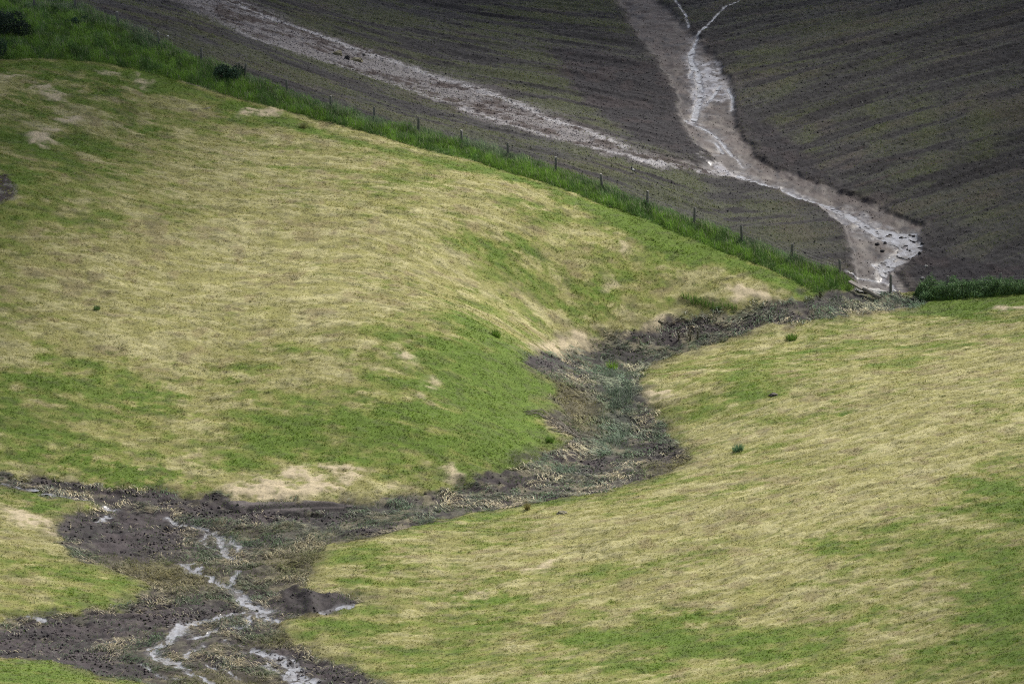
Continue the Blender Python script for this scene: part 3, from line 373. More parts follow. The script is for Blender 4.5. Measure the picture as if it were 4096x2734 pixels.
ii, jj = np.meshgrid(np.arange(NX - 1), np.arange(NY - 1)); v0 = (jj * NX + ii).ravel()
quads = np.stack([v0, v0 + 1, v0 + NX + 1, v0 + NX], 1).astype(np.int32)
keep = (np.abs(fx[v0]) < .0819 * fy[v0] * 1.2 + 2)
cls = np.where(gm['channel'] > .5, 1, np.where(gm['field'] > .5, 2, 0)); cls = np.where((cls == 2) & (gm['silt'] > .5), 3, cls)
fcls = cls[v0]
def sub(name, sel, mat, kind='structure', z=None):
    global fw
    f = quads[sel]; used = np.unique(f); remap = np.full(NX * NY, -1, np.int32); remap[used] = np.arange(len(used))
    zz = (fz if z is None else z)[used]
    o = mesh_np(name, np.stack([fx[used], fy[used], zz], 1), remap[f], mat, fc[used], fw[used], smooth=True)
    return tag(o, kind=kind)
sub('meadow', fcls == 0, M['meadow']); sub('mud_channel', fcls == 1, M['channel']); sub('ploughed_field', fcls == 2, M['field']); sub('silt_wash', fcls == 3, M['silt'])

# distant ground all round, down to the valley and up the hill the camera stands on
def outer():
    xs = np.unique(np.concatenate([np.linspace(-1500, -49, 40), np.linspace(-49, 49, 40), np.linspace(49, 1500, 40)]))
    ys = np.unique(np.concatenate([np.linspace(-600, 336, 60), np.linspace(336, 520.8, 60), np.linspace(520.8, 2200, 50)]))
    X, Y = np.meshgrid(xs, ys); x, y = X.ravel(), Y.ravel()
    cx, cy = np.clip(x, -200, 200), np.clip(y, -60, 800); z = terrain(cx, cy)
    d = np.hypot(x - cx, y - cy); z = z + (60 - z) * sstep(0, 900, d)
    inside = (x > -48.9) & (x < 48.9) & (y > 336.1) & (y < 520.6)
    z = np.where((np.abs(x) <= 49.01) & (y >= 335.9) & (y <= 521), z - .12, z)
    n = len(xs); i, j = np.meshgrid(np.arange(n - 1), np.arange(len(ys) - 1)); a = (j * n + i).ravel()
    q = np.stack([a, a + 1, a + n + 1, a + n], 1)
    mx, my = x[q].mean(1), y[q].mean(1); q = q[~((np.abs(mx) < 48.9) & (my > 336.1) & (my < 520.6))]
    f = sstep(440, 446, y + .55 * np.clip(x, -60, 0)) ; g = np.clip(.4 + (fbm(x, y, 60, 81, 3) - .5) * 1.2, 0, 1)
    c = mixc(grasscol(g, x, y) * .8, SOIL, f)
    tag(mesh_np('hills', np.stack([x, y, z], 1), q, M['meadow'], c, np.zeros(len(x)), smooth=True), kind='structure')
outer()

# water: runs in the rills and over the flooded ground
mw, nt, p = new_mat('muddy_water'); L = nt.links
p.inputs['Roughness'].default_value = .22; p.inputs['IOR'].default_value = 1.34
p.inputs['Specular IOR Level'].default_value = .7
tc = nt.nodes.new('ShaderNodeTexCoord'); nb = N(nt, 'ShaderNodeTexNoise', Scale=5.0, Detail=3.0); L.new(tc.outputs['Object'], nb.inputs['Vector'])
nw = N(nt, 'ShaderNodeTexNoise', Scale=1.6, Detail=5.0, Roughness=.7); L.new(tc.outputs['Object'], nw.inputs['Vector']); cr = nt.nodes.new('ShaderNodeValToRGB'); L.new(nw.outputs['Fac'], cr.inputs[0]); L.new(cr.outputs[0], p.inputs['Base Color'])
cr.color_ramp.elements[0].position = .36; cr.color_ramp.elements[0].color = (.17, .16, .155, 1); cr.color_ramp.elements[1].position = .58; cr.color_ramp.elements[1].color = (.31, .315, .345, 1)  # milky silt tones, with the pale sky reflection put into the colour
bp = N(nt, 'ShaderNodeBump', Strength=.5, Distance=.05); L.new(nb.outputs['Fac'], bp.inputs['Height']); L.new(bp.outputs[0], p.inputs['Normal'])
wl = np.maximum(np.maximum(gm['stream'], gm['pool']), gm['wet'] * 1.0) * np.where(gm['field'] > .5, sstep(.30, .50, fbm(fx / 1.5, fy / 1.8, .34, 91, 3, .7)), sstep(.30, .48, fbm(fx, fy / 1.8, .32, 91, 3, .7)))
smooth_z = base_z + gm['channel'] * -.16 + gm['field'] * gm['silt'] * -.22 + (fbm(fx, fy, 1.6, 43, 3) - .5) * .34 * gm['channel'] + (fbm(fx, fy, 1.2, 52, 3) - .5) * .14 * gm['silt']
wz_ = np.maximum(smooth_z - .07, fz + .010)
wl_q = np.maximum(np.maximum(wl[v0], wl[v0 + 1]), np.maximum(wl[v0 + NX], wl[v0 + NX + 1])); wsel = wl_q > .2
fw_keep = fw; fw = wl; o = sub('stream_water', wsel, mw, z=wz_); fw = fw_keep
aw = nt.nodes.new('ShaderNodeAttribute'); aw.attribute_name = 'Wet'; mr = N(nt, 'ShaderNodeMapRange'); mr.inputs['From Min'].default_value = .2; mr.inputs['From Max'].default_value = .75; L.new(aw.outputs['Fac'], mr.inputs['Value'])
tp = nt.nodes.new('ShaderNodeBsdfTransparent'); mx = nt.nodes.new('ShaderNodeMixShader'); L.new(mr.outputs[0], mx.inputs[0]); L.new(tp.outputs[0], mx.inputs[1]); L.new(p.outputs[0], mx.inputs[2]); L.new(mx.outputs[0], nt.nodes['Material Output'].inputs['Surface'])

# unseen clouds added to shade the field and view edges, leaving the middle sunlit
def make_shade_cloud(gx0, gy0, ax, ay, seed):
    from mathutils import noise, Vector
    e, a = R(SUN_EL), R(SUN_AZ); t = 450.0
    cx, cy, cz = gx0 + math.sin(a) * math.cos(e) * t, gy0 + math.cos(a) * math.cos(e) * t, math.sin(e) * t
    rs = random.Random(seed); bm = bmesh.new()
    bmesh.ops.create_icosphere(bm, subdivisions=5, radius=1)
    for v in bm.verts:
        d = v.co.normalized(); nn = noise.fractal(d * 1.6 + Vector((seed * 5.3, 1, 2)), .9, 2.1, 5)
        k = 1 + .35 * nn; v.co = Vector((d.x * ax * k, d.y * ay * k, (d.z * (16 if d.z > 0 else 5)) * (1 + .9 * nn)))
    me = bpy.data.meshes.new('shade_cloud'); bm.to_mesh(me); bm.free(); me.materials.append(mshade_cloud)
    for p_ in me.polygons: p_.use_smooth = True
    o = bpy.data.objects.new('shade_cloud', me); sc.collection.objects.link(o); o.location = (cx, cy, cz); tag(o, kind='structure')
mshade_cloud, nt, p = new_mat('shade_cloud_white'); p.inputs['Base Color'].default_value = (.9, .9, .92, 1); p.inputs['Roughness'].default_value = 1; p.inputs['Specular IOR Level'].default_value = 0
tr = nt.nodes.new('ShaderNodeBsdfTranslucent'); tr.inputs['Color'].default_value = (.9, .9, .92, 1); mx = nt.nodes.new('ShaderNodeMixShader'); mx.inputs[0].default_value = .5
nt.links.new(p.outputs[0], mx.inputs[1]); nt.links.new(tr.outputs[0], mx.inputs[2]); nt.links.new(mx.outputs[0], nt.nodes['Material Output'].inputs['Surface'])
for c_ in ((10, 562, 170, 62, 1), (-108, 440, 76, 90, 2), (80, 352, 48, 48, 3), (-60, 298, 80, 48, 4), (88, 470, 48, 60, 5)): make_shade_cloud(*c_)

# ------------------------------------------------------------ scattered vegetation
rng = np.random.default_rng(7)
def scatter(n_per_m2, x0=-46, x1=46, y0=338, y1=520, margin=1.08):
    n = int((x1 - x0) * (y1 - y0) * n_per_m2)
    x = rng.uniform(x0, x1, n); y = rng.uniform(y0, y1, n); k = np.abs(x) < .0819 * y * margin + .5
    return x[k], y[k]
def blades(name, x, y, h, w, lean_dir, lean, cols, mat, seg=1, z=None, tipmul=1.0, rootmul=1.0, parent=None, face=None):
    """upright tapering blades; seg=1 triangle, seg=2 bent blade (quad+triangle)"""
    n = len(x); z = ground_z(x, y) - .01 if z is None else z
    th = rng.uniform(0, math.pi, n) if face is None else face
    dx, dy = np.cos(th) * w / 2, np.sin(th) * w / 2
    lx, ly = np.cos(lean_dir) * lean * h, np.sin(lean_dir) * lean * h
    hz = h * np.sqrt(np.clip(1 - lean ** 2, .04, 1))
    P0 = np.stack([x - dx, y - dy, z], 1); P1 = np.stack([x + dx, y + dy, z], 1)
    if seg == 1:
        P2 = np.stack([x + lx, y + ly, z + hz], 1)
        V = np.stack([P0, P1, P2], 1).reshape(-1, 3); Fc = np.arange(3 * n).reshape(-1, 3)
        C = np.stack([cols * rootmul, cols * rootmul, cols * tipmul], 1).reshape(-1, 3)
    else:
        mx, my, mz = x + lx * .35, y + ly * .35, z + hz * .62
        A = np.stack([mx - dx * .8, my - dy * .8, mz], 1); B = np.stack([mx + dx * .8, my + dy * .8, mz], 1); P2 = np.stack([x + lx, y + ly, z + hz], 1)
        V = np.stack([P0, P1, B, A, P2], 1).reshape(-1, 3); k = np.arange(n)[:, None] * 5
        Fc = np.concatenate([k + [0, 1, 2], k + [0, 2, 3], k + [3, 2, 4]])
        C = np.stack([cols * rootmul, cols * rootmul, cols, cols, cols * tipmul], 1).reshape(-1, 3)
    return mesh_np(name, V, Fc, mat, C, parent=parent)

# mown grass and cut stubble
x, y = scatter(58)
g = grid_sample(gm['green'], x, y); mk = (1 - grid_sample(gm['channel'], x, y)) * (1 - grid_sample(gm['field'], x, y)) * (1 - grid_sample(gm['verge'], x, y) * .6)
st = grid_sample(gm['straw'], x, y)
tus = fbm(x, y, .5, 101, 2)
k = (mk > .4) & (rng.random(len(x)) < (.55 + .7 * tus) * (1 - .75 * st))
x, y, g, st, tus = x[k], y[k], g[k], st[k], tus[k]; n = len(x)
c = grasscol(np.clip(g + rng.normal(0, .10, n), 0, 1), x, y, grid_sample(gm['row'], x, y), grid_sample(gm['gap'], x, y)); c = mixc(c, STRAW, np.clip(st * 1.1, 0, 1) * .85); c = mixc(c, np.array((.13, .125, .05)), np.clip(grid_sample(gm['near'], x, y) * 1.3, 0, .75)); c *= (1.12 * rng.uniform(.82, 1.25, n))[:, None]
h = (.035 + .085 * tus * (1 + .5 * g)) * rng.uniform(.7, 1.2, n) * (1 - .4 * st)
xs = np.concatenate([x, x + rng.normal(0, .05, n)]); ys = np.concatenate([y, y + rng.normal(0, .05, n)])
cc = np.concatenate([c, c * rng.uniform(.8, 1.2, n)[:, None]]); hh = np.concatenate([h, h * rng.uniform(.7, 1.1, n)])
ld = np.tile(fbm(x, y, 5, 102, 2) * 9 + rng.normal(0, .8, n), 2)
tag(blades('mown_grass', xs, ys, hh, .05, ld, rng.uniform(.5, .92, 2 * n), cc, M['blade']), 'short mown grass, bleached hay and green regrowth over both hillsides', 'grass', kind='stuff')
print('mown', 2 * n)
x, y = scatter(.55); mk = (grid_sample(gm['channel'], x, y) < .1) & (grid_sample(gm['field'], x, y) < .1) & (grid_sample(gm['verge'], x, y) < .2) & (rng.random(len(x)) < 2 * fbm(x, y, 5, 151, 3) ** 2)
x, y = x[mk], y[mk]; n = len(x); sz = rng.uniform(.3, 1.15, n); kk = 9
xt = (x[:, None] + rng.normal(0, .11, (n, kk)) * sz[:, None]).ravel(); yt = (y[:, None] + rng.normal(0, .14, (n, kk)) * sz[:, None]).ravel(); tn = rng.random(n)[:, None]
ct = np.where(tn < .55, np.array((.10, .115, .035)), np.where(tn < .8, np.array((.07, .13, .03)), np.array((.44, .40, .25)))); ct = np.repeat(ct, kk, 0) * rng.uniform(.7, 1.3, n * kk)[:, None]
tag(blades('tussocks', xt, yt, rng.uniform(.07, .17, n * kk) * np.repeat(sz, kk), .04, rng.uniform(0, 6.3, n * kk), rng.uniform(.1, .8, n * kk), ct, M['blade']), 'small rough tussocks and weeds dotted through the mown hillsides', 'tussocks', kind='stuff')

# crop seedlings in the ploughed field
x, y = scatter(62, y0=436)
fi = grid_sample(gm['field'], x, y); dens = grid_sample(cropdens(fx, fy, gm), x, y) * (.5 + .7 * grid_sample(gm['fur'], x, y))
k = (fi > .6) & (rng.random(len(x)) < dens * .95); x, y = x[k], y[k]; n = len(x)
c = np.where(rng.random(n)[:, None] < .6, np.array((.150, .155, .045)), np.array((.10, .15, .035))) * rng.uniform(.6, 1.5, n)[:, None]
tag(blades('crop_seedlings', x, y, rng.uniform(.05, .12, n), .055, rng.uniform(0, 6.3, n), rng.uniform(.2, .8, n), c, M['blade']), 'thin green crop seedlings in rows on the ploughed field', 'seedlings', kind='stuff')
print('seedlings', n)

# tall verge grass along the fence
x, y = scatter(300, y0=430); v = np.maximum(polymask(T['verge'][0], x, y, .35), .8 * polymask(T['verge_right'][0], x, y, .5)) * (1 - grid_sample(gm['channel'], x, y) * .9)
cl = fbm(x, y, 1.1, 121, 3); hb = fbm(x, y, 2.6, 122, 3)
k = (v > .3) & (rng.random(len(x)) < .45 + .6 * cl); x, y, v, cl, hb = x[k], y[k], v[k], cl[k], hb[k]; n = len(x)
nf = linemask(T['posts'], x, y, .9, 1.1)
h = (.28 + .70 * cl + .35 * (hb - .4)) * rng.uniform(.6, 1.15, n) * (.25 + .75 * v) * (.75 + .3 * nf)
c = mixc(np.tile(np.array((.160, .275, .050)), (n, 1)), np.array((.150, .245, .125)), sstep(.35, .65, hb * .5 + nf * .3)); c = mixc(c, np.array((.21, .27, .17)), nf * sstep(.5, .7, hb) * .8); c = mixc(c, np.array((.060, .120, .045)), sstep(.46, .64, fbm(x, y / 1.6, .9, 123, 3)) * .6)
seed = rng.random(n) < .05 + .14 * nf; c[seed] = np.array((.27, .29, .19)); h[seed] *= 1.25; c *= (rng.uniform(.75, 1.3, n) * (.6 + .8 * fbm(x, y / 1.5, .55, 127, 2)))[:, None]; h *= .7 + .6 * fbm(x, y / 1.5, .55, 127, 2)
ld = 2.6 + rng.normal(0, .7, n)
tag(blades('verge_grass', x, y, h, .028, ld, np.clip(.35 + rng.normal(0, .18, n), 0, .9), c, M['tall'], seg=2, face=rng.normal(0, .5, n)), 'tall uncut green grass growing along the wire fence', 'tall grass', kind='stuff')
print('verge', n)

# dense nettles right of the washed-out gap
x, y = scatter(430, x0=20, x1=46, y0=436, y1=446, margin=1.2); v = polymask(T['verge_right'][0], x, y, .35); cl = fbm(x, y, .8, 125, 3)
k = v > .35; x, y, v, cl = x[k], y[k], v[k], cl[k]; n = len(x); z0 = ground_z(x, y)
top = (.15 + 1.5 * cl ** 1.3) * (.15 + .85 * v) * np.where(x > 36.3, .75, 1.0); hz = top * rng.random(n) ** .6
c = mixc(np.tile(np.array((.085, .15, .06)), (n, 1)), np.array((.17, .27, .13)), sstep(.4, .65, fbm(x, y, .6, 126, 3))) * rng.uniform(.6, 1.5, n)[:, None]
tag(blades('nettle_bed', x, y, rng.uniform(.12, .3, n), .09, rng.uniform(0, 6.3, n), rng.uniform(.4, .95, n), c, M['tall'], z=z0 + hz - .1), 'dense dark green nettles and weeds right of the fence gap', 'weeds', kind='stuff')

# flattened vegetation left by the flood
def strands(name, x, y, length, w, dirn, cols, mat, arch, z=None, parent=None):
    n = len(x); V = []; K = 4
    bend = rng.normal(0, .7, n); z = ground_z(x, y) if z is None else z
    px, py = x.copy(), y.copy(); pts_ = []
    for s in range(K):
        t = s / (K - 1); a = dirn + bend * t
        pts_.append((px.copy(), py.copy(), z + .015 + arch * math.sin(math.pi * min(t * .9 + .1, 1)), a))
        px += np.cos(a) * length / (K - 1); py += np.sin(a) * length / (K - 1)
    for s, (qx, qy, qz, a) in enumerate(pts_):
        ww = w * (1 if s < K - 1 else .35) / 2
        V.append(np.stack([qx - np.sin(a) * ww, qy + np.cos(a) * ww, qz], 1)); V.append(np.stack([qx + np.sin(a) * ww, qy - np.cos(a) * ww, qz - .3 * ww], 1))
    V = np.stack(V, 1).reshape(-1, 3); b = np.arange(n)[:, None] * 2 * K
    Fc = np.concatenate([b + [2 * s, 2 * s + 1, 2 * s + 3, 2 * s + 2] for s in range(K - 1)])
    return mesh_np(name, V, Fc, mat, np.repeat(cols, 2 * K, 0), parent=parent)
x, y = scatter(66, y1=446); ch = grid_sample(gm['channel'], x, y); mu = grid_sample(gm['mud'], x, y); sl = np.maximum(grid_sample(gm['slab'], x, y), grid_sample(gm['slump'], x, y)); wa = grid_sample(gm['stream'], x, y)
q = fbm(x, y, 1.4, 131, 3); rd = np.clip(grid_sample(gm['reed'], x, y), 0, 1.3); ol = np.clip(grid_sample(gm['olive'], x, y), 0, 1)
k = (ch > .3) & (rng.random(len(x)) < np.clip((q - .36) * 3.6, 0, .8) * (1 - .88 * mu) * (1 - sl) * (1 - wa)); x, y, q, rd, ol = x[k], y[k], q[k], rd[k], ol[k]; n = len(x)
hue = fbm(x, y, 2.2, 132, 3) + rng.normal(0, .10, n)
c = np.tile(np.array((.16, .165, .135)), (n, 1)); c = mixc(c, np.array((.065, .10, .055)), sstep(.5, .62, hue)); c = mixc(c, np.array((.33, .29, .20)), sstep(.45, .36, hue)); c = mixc(c, np.array((.13, .12, .045)), ol * .8); c = mixc(c, np.array((.10, .15, .10)), np.clip(rd, 0, 1) * .7)
c *= ((1.45 + .55 * (y > 390)) * rng.uniform(.5, 1.7, n))[:, None]
dirn = 3.6 + (fbm(x, y, 2.5, 133, 3) - .5) * 7 + rng.normal(0, .25, n)
tag(strands('flattened_grass', x, y, rng.uniform(.25, .7, n), rng.uniform(.02, .04, n), dirn, c, M['blade'], rng.uniform(.03, .20, n)), 'matted wet grass flattened by the flood along the muddy channel', 'flattened grass', kind='stuff')
print('flat', n)
# short regrowth in the channel and reeds standing in the wet
x, y = scatter(60, y1=446); ch = grid_sample(gm['channel'], x, y); mu = grid_sample(gm['mud'], x, y); rd = np.clip(grid_sample(gm['reed'], x, y), 0, 1.3); ol = np.clip(grid_sample(gm['olive'], x, y), 0, 1); wa = grid_sample(gm['stream'], x, y)
gq = fbm(x, y, .9, 141, 3)
k = (ch > .3) & (rng.random(len(x)) < (sstep(.42, .62, gq) * .8 + ol * .5) * (1 - .72 * mu) * (1 - wa)); xa, ya, ola, gqa = x[k], y[k], ol[k], gq[k]; n = len(xa)
c = mixc(np.tile(np.array((.10, .155, .05)), (n, 1)), np.array((.19, .165, .06)), ola * .9) * rng.uniform(.5, 1.5, n)[:, None]
tag(blades('channel_regrowth', xa, ya, rng.uniform(.06, .2, n), .05, rng.uniform(0, 6.3, n), rng.uniform(.3, .9, n), c, M['blade']), 'scruffy olive and green regrowth on the flooded ground', 'ground plants', kind='stuff')
x, y = scatter(230, x0=-20, x1=30, y1=446); rd = ells('reed', x, y); ch = grid_sample(gm['channel'], x, y); mu = grid_sample(gm['mud'], x, y)
k = (rng.random(len(x)) < np.clip((rd - .45) * .7, 0, 1) * sstep(.42, .62, fbm(x, y, 1.0, 142, 3))) & (ch > .4) & (mu < .5); x, y = x[k], y[k]; n = len(x)
c = mixc(np.tile(np.array((.12, .17, .11)), (n, 1)), np.array((.24, .27, .22)), (rng.random(n) < .5) * 1.0) * rng.uniform(.6, 1.3, n)[:, None]
tag(blades('reeds', x, y, rng.uniform(.25, .6, n), .035, rng.uniform(0, 6.3, n), rng.uniform(.2, .7, n), c, M['tall'], seg=2), 'blue green reeds standing along the wet middle of the channel', 'reeds', kind='stuff')
# strip of taller uncut grass above the channel
x, y = scatter(200, x0=8, x1=26, y0=428, y1=440); v = polys('tallstrip', x, y, .3); k = v > .4; x, y = x[k], y[k]; n = len(x)
c = np.tile(np.array((.11, .20, .04)), (n, 1)) * rng.uniform(.6, 1.4, n)[:, None]
tag(blades('grass_strip', x, y, rng.uniform(.15, .55, n), .03, 2.8 + rng.normal(0, .6, n), rng.uniform(.1, .5, n), c, M['tall'], seg=2), 'long tuft of tall green grass on the upper bank below the fence end', 'tall grass', kind='stuff')

# ------------------------------------------------------------ loose clods
OCT = np.array([(1, 0, 0), (-1, 0, 0), (0, 1, 0), (0, -1, 0), (0, 0, 1), (0, 0, -1), (.6, .6, .5), (-.6, -.55, .5)], float)
OF = np.array([(0, 6, 4), (6, 2, 4), (2, 1, 4), (1, 7, 4), (7, 3, 4), (3, 0, 4), (0, 2, 6), (1, 3, 7), (2, 0, 5), (1, 2, 5), (3, 1, 5), (0, 3, 5)])
def clods(name, x, y, r, cols, wet, mat):
    n = len(x); V = OCT[None] * r[:, None, None] * rng.uniform(.6, 1.3, (n, 8, 3)) * np.array((1.1, 1.1, .75)); a = rng.uniform(0, 6.3, n)
    ca, sa = np.cos(a)[:, None], np.sin(a)[:, None]; X = V[..., 0] * ca - V[..., 1] * sa; Y = V[..., 0] * sa + V[..., 1] * ca
    V = np.stack([X + x[:, None], Y + y[:, None], V[..., 2] + (ground_z(x, y) + r * .3)[:, None]], -1).reshape(-1, 3)
    Fc = (np.arange(n)[:, None, None] * 8 + OF[None]).reshape(-1, 3)
    return mesh_np(name, V, Fc, mat, np.repeat(cols, 8, 0), np.repeat(wet, 8), smooth=False)
x, y = scatter(13); fi = grid_sample(gm['field'], x, y); si = grid_sample(gm['silt'], x, y); ch = grid_sample(gm['channel'], x, y); mu = grid_sample(gm['mud'], x, y); wa = grid_sample(gm['wash'], x, y); sl = grid_sample(gm['slab'], x, y)
lum = sstep(.46, .62, fbm(x / 1.6, y, 1.5, 161, 3)); pr = np.maximum(fi * (1 - .75 * si) * (.55 + .45 * wa), ch * np.maximum(mu, .45 * (y > 392)) * (1 - sl) * (1 - .5 * grid_sample(gm['slump'], x, y)) * (.08 + .92 * lum)) ; k = (rng.random(len(x)) < pr) & (np.maximum(fi, ch) > .5)
x, y = x[k], y[k]; fi, wa, si = fi[k], wa[k], si[k]; n = len(x); c = grid_sample(fc, x, y); c = mixc(c, np.tile(SOILD, (n, 1)) * 1.5, np.full(n, .12)) * rng.uniform(.8, 2.0, n)[:, None]
tag(clods('soil_clods', x, y, np.where(fi > .5, 1, 1.7) * rng.uniform(.022, .06, n) * (1 + .5 * (rng.random(n) < .05)), c, np.full(n, .3), M['clod']), 'loose clods of dark soil strewn over ploughed and flooded ground', 'soil clods', kind='stuff')
print('clods', n)

# ------------------------------------------------------------ fence
def gz(x, y): return float(ground_z(np.array([x]), np.array([y]))[0])
mpost = plain_mat('weathered_post', (.085, .088, .088), (.165, .165, .158), 18, stretch=(1, 1, .25))
mlitcut = plain_mat('lit_end_grain', (.22, .21, .19), (.30, .29, .27), 25)  # paler post tops: their sunlit look is put into the colour
mwire = plain_mat('fence_wire', (.12, .12, .125), (.18, .18, .18), 5, .5); 
def post_mesh(h, r, seed):
    rs = random.Random(seed); bm = bmesh.new(); rings = []
    for z, k in ((-.45, 1.0), (.0, 1.03), (h * .5, .97), (h - .03, .93), (h, .84)):
        rings.append([bm.verts.new((math.cos(a) * r * k * (1 + .06 * rs.uniform(-1, 1)), math.sin(a) * r * k * (1 + .06 * rs.uniform(-1, 1)), z + (.03 * math.cos(a) if z == h else 0))) for a in [i * math.tau / 12 for i in range(12)]])
    for A, B in zip(rings, rings[1:]):
        for i in range(12): bm.faces.new((A[i], A[(i + 1) % 12], B[(i + 1) % 12], B[i])).smooth = True
    f = bm.faces.new(rings[-1]); f.material_index = 1; bm.faces.new(rings[0][::-1])
    me = bpy.data.meshes.new('post'); bm.to_mesh(me); bm.free(); me.materials.append(mpost); me.materials.append(mlitcut); return me
post_meshes = [post_mesh(1.27, .095, s) for s in range(3)]
def tube_mesh(pts_, r, mat, name, seg=6, closed=True):
    bm = bmesh.new(); rings = []
    for i, p_ in enumerate(pts_):
        p_ = np.array(p_, float); d = np.array(pts_[min(i + 1, len(pts_) - 1)], float) - np.array(pts_[max(i - 1, 0)], float); d /= np.linalg.norm(d)
        u = np.cross(d, (0, 0, 1)); u = u / (np.linalg.norm(u) + 1e-9) if np.linalg.norm(u) > .05 else np.array((1., 0, 0)); v = np.cross(u, d); rr = r[i] if hasattr(r, '__len__') else r
        rings.append([bm.verts.new(p_ + rr * (math.cos(a) * u + math.sin(a) * v)) for a in [k * math.tau / seg for k in range(seg)]])
    for A, B in zip(rings, rings[1:]):
        for i in range(seg): bm.faces.new((A[i], A[(i + 1) % seg], B[(i + 1) % seg], B[i])).smooth = True
    bm.faces.new(rings[0][::-1]); bm.faces.new(rings[-1])
    bmesh.ops.recalc_face_normals(bm, faces=bm.faces)
    me = bpy.data.meshes.new(name); bm.to_mesh(me); bm.free(); me.materials.append(mat); return me
def make_fence(pp, label, seed):
    x0, y0 = pp[0]; z0 = gz(x0, y0); root = empty('wire_fence', (x0, y0, z0)); tag(root, label, 'fence'); rs = random.Random(seed); tops = []
    for i, (x, y) in enumerate(pp):
        z = float(terrain(x, y)); o = bpy.data.objects.new('post', post_meshes[i % 3]); sc.collection.objects.link(o); o.parent = root
        tx, ty = rs.uniform(-.07, .07), rs.uniform(-.09, .09); o.location = (x - x0, y - y0, z - z0); o.rotation_euler = (tx, ty, rs.uniform(0, 6)); tops.append((x - x0, y - y0, z - z0, tx, ty))
    for hgt in (.2, .42, .64, .86, 1.1):
        pts_ = []
        for a, b in zip(tops, tops[1:]):
            pa = (a[0] + a[4] * hgt, a[1] - a[3] * hgt - .09, a[2] + hgt); pb = (b[0] + b[4] * hgt, b[1] - b[3] * hgt - .09, b[2] + hgt)
            for t in (0, .33, .67): pts_.append(tuple(pa[k] + (pb[k] - pa[k]) * t for k in range(2)) + (pa[2] + (pb[2] - pa[2]) * t - .05 * math.sin(math.pi * t),))
        pts_.append(pb)
        o = bpy.data.objects.new('wire', tube_mesh(pts_, .010, mwire, 'wire', 4)); sc.collection.objects.link(o); o.parent = root
    return root
make_fence(T['posts'], 'long wire fence with round wooden posts running down the grassy hillside', 3)
make_fence(T['posts_gap'], 'short stretch of post and wire fence standing right of the washed-out gap among nettles', 5)

# ------------------------------------------------------------ washed-up timber, stones, lumps
mlog = plain_mat('old_log', (.13, .115, .10), (.26, .235, .21), 6, stretch=(.3, 3, 3)); mlogd = plain_mat('log_end', (.20, .18, .16), (.30, .27, .24), 20)
a, b = T['log'][0]; pa = (a[0], a[1], gz(*a) + .42); pb = (b[0], b[1] - .2, gz(*b) + .20)
d = np.array(pb) - np.array(pa); ptl = [tuple(np.array(pa) + d * t + np.array((0, 0, .02 * math.sin(7 * t)))) for t in (0, .15, .4, .7, 1)]
o = bpy.data.objects.new('log', tube_mesh([tuple(np.array(q_) - np.array(pa)) for q_ in ptl], [.15, .16, .165, .15, .13], mlog, 'log', 12)); sc.collection.objects.link(o); o.location = pa
tag(o, 'pale round log lying aslant in the fence gap left of the lone post', 'log')
a, b = T['plank'][0]; bm = bmesh.new(); ln = math.dist(a, b) + .25
bmesh.ops.create_cube(bm, size=1, matrix=__import__('mathutils').Matrix.Diagonal((ln, .30, .14, 1))); bmesh.ops.bevel(bm, geom=bm.edges[:], offset=.02, segments=2)
me = bpy.data.meshes.new('timber_beam'); bm.to_mesh(me); bm.free(); me.materials.append(mlogd); o = bpy.data.objects.new('timber_beam', me); sc.collection.objects.link(o)
za, zb = gz(*a) + .55, gz(*b) + .38; o.location = ((a[0] + b[0]) / 2, (a[1] + b[1]) / 2, (za + zb) / 2); o.rotation_euler = (.25, math.atan2(za - zb, ln), math.atan2(b[1] - a[1], b[0] - a[0]))
tag(o, 'squared grey timber jammed against the left end of the pale log', 'timber')
mstone = plain_mat('pale_stone', (.30, .29, .28), (.45, .44, .42), 7); mwhite = plain_mat('white_stone', (.65, .65, .64), (.8, .8, .78), 9); mlump = plain_mat('turf_lump', (.05, .045, .04), (.10, .085, .065), 8); mdrk = plain_mat('dark_soil_lump', (.018, .017, .022), (.04, .036, .038), 9); mtan = plain_mat('tan_turf_lump', (.12, .11, .07), (.24, .215, .14), 9)
def lump(name, x, y, sx, sy, sz, mat, seed, label, cat, group=None, rz=0, lift=.25):
    rs = random.Random(seed); bm = bmesh.new(); bmesh.ops.create_icosphere(bm, subdivisions=3, radius=1)
    from mathutils import noise, Vector
    for v in bm.verts:
        nn = noise.fractal(v.co * 1.7 + Vector((seed * 3.1, 0, 0)), .8, 2, 4) ; v.co *= 1 + .38 * nn
        v.co.x *= sx; v.co.y *= sy; v.co.z *= sz
    me = bpy.data.meshes.new(name); bm.to_mesh(me); bm.free(); me.materials.append(mat)
    for p_ in me.polygons: p_.use_smooth = False
    o = bpy.data.objects.new(name, me); sc.collection.objects.link(o); o.location = (x, y, gz(x, y) + sz * lift); o.rotation_euler = (0, 0, rz); return tag(o, label, cat, group)
a, b = T['slabstone'][0]
for i, (t, sx, lb) in enumerate(((.12, .5, 'flat grey stone slab behind the timber, left of the slab nearer the post'), (.75, .75, 'flat grey stone slab behind the round log, nearest the lone post'))):
    lump('stone_slab', a[0] + (b[0] - a[0]) * t, a[1] + (b[1] - a[1]) * t, sx, .6, .16, mstone, 20 + i, lb, 'stone slab', 'stone slabs in the fence gap', lift=.8)
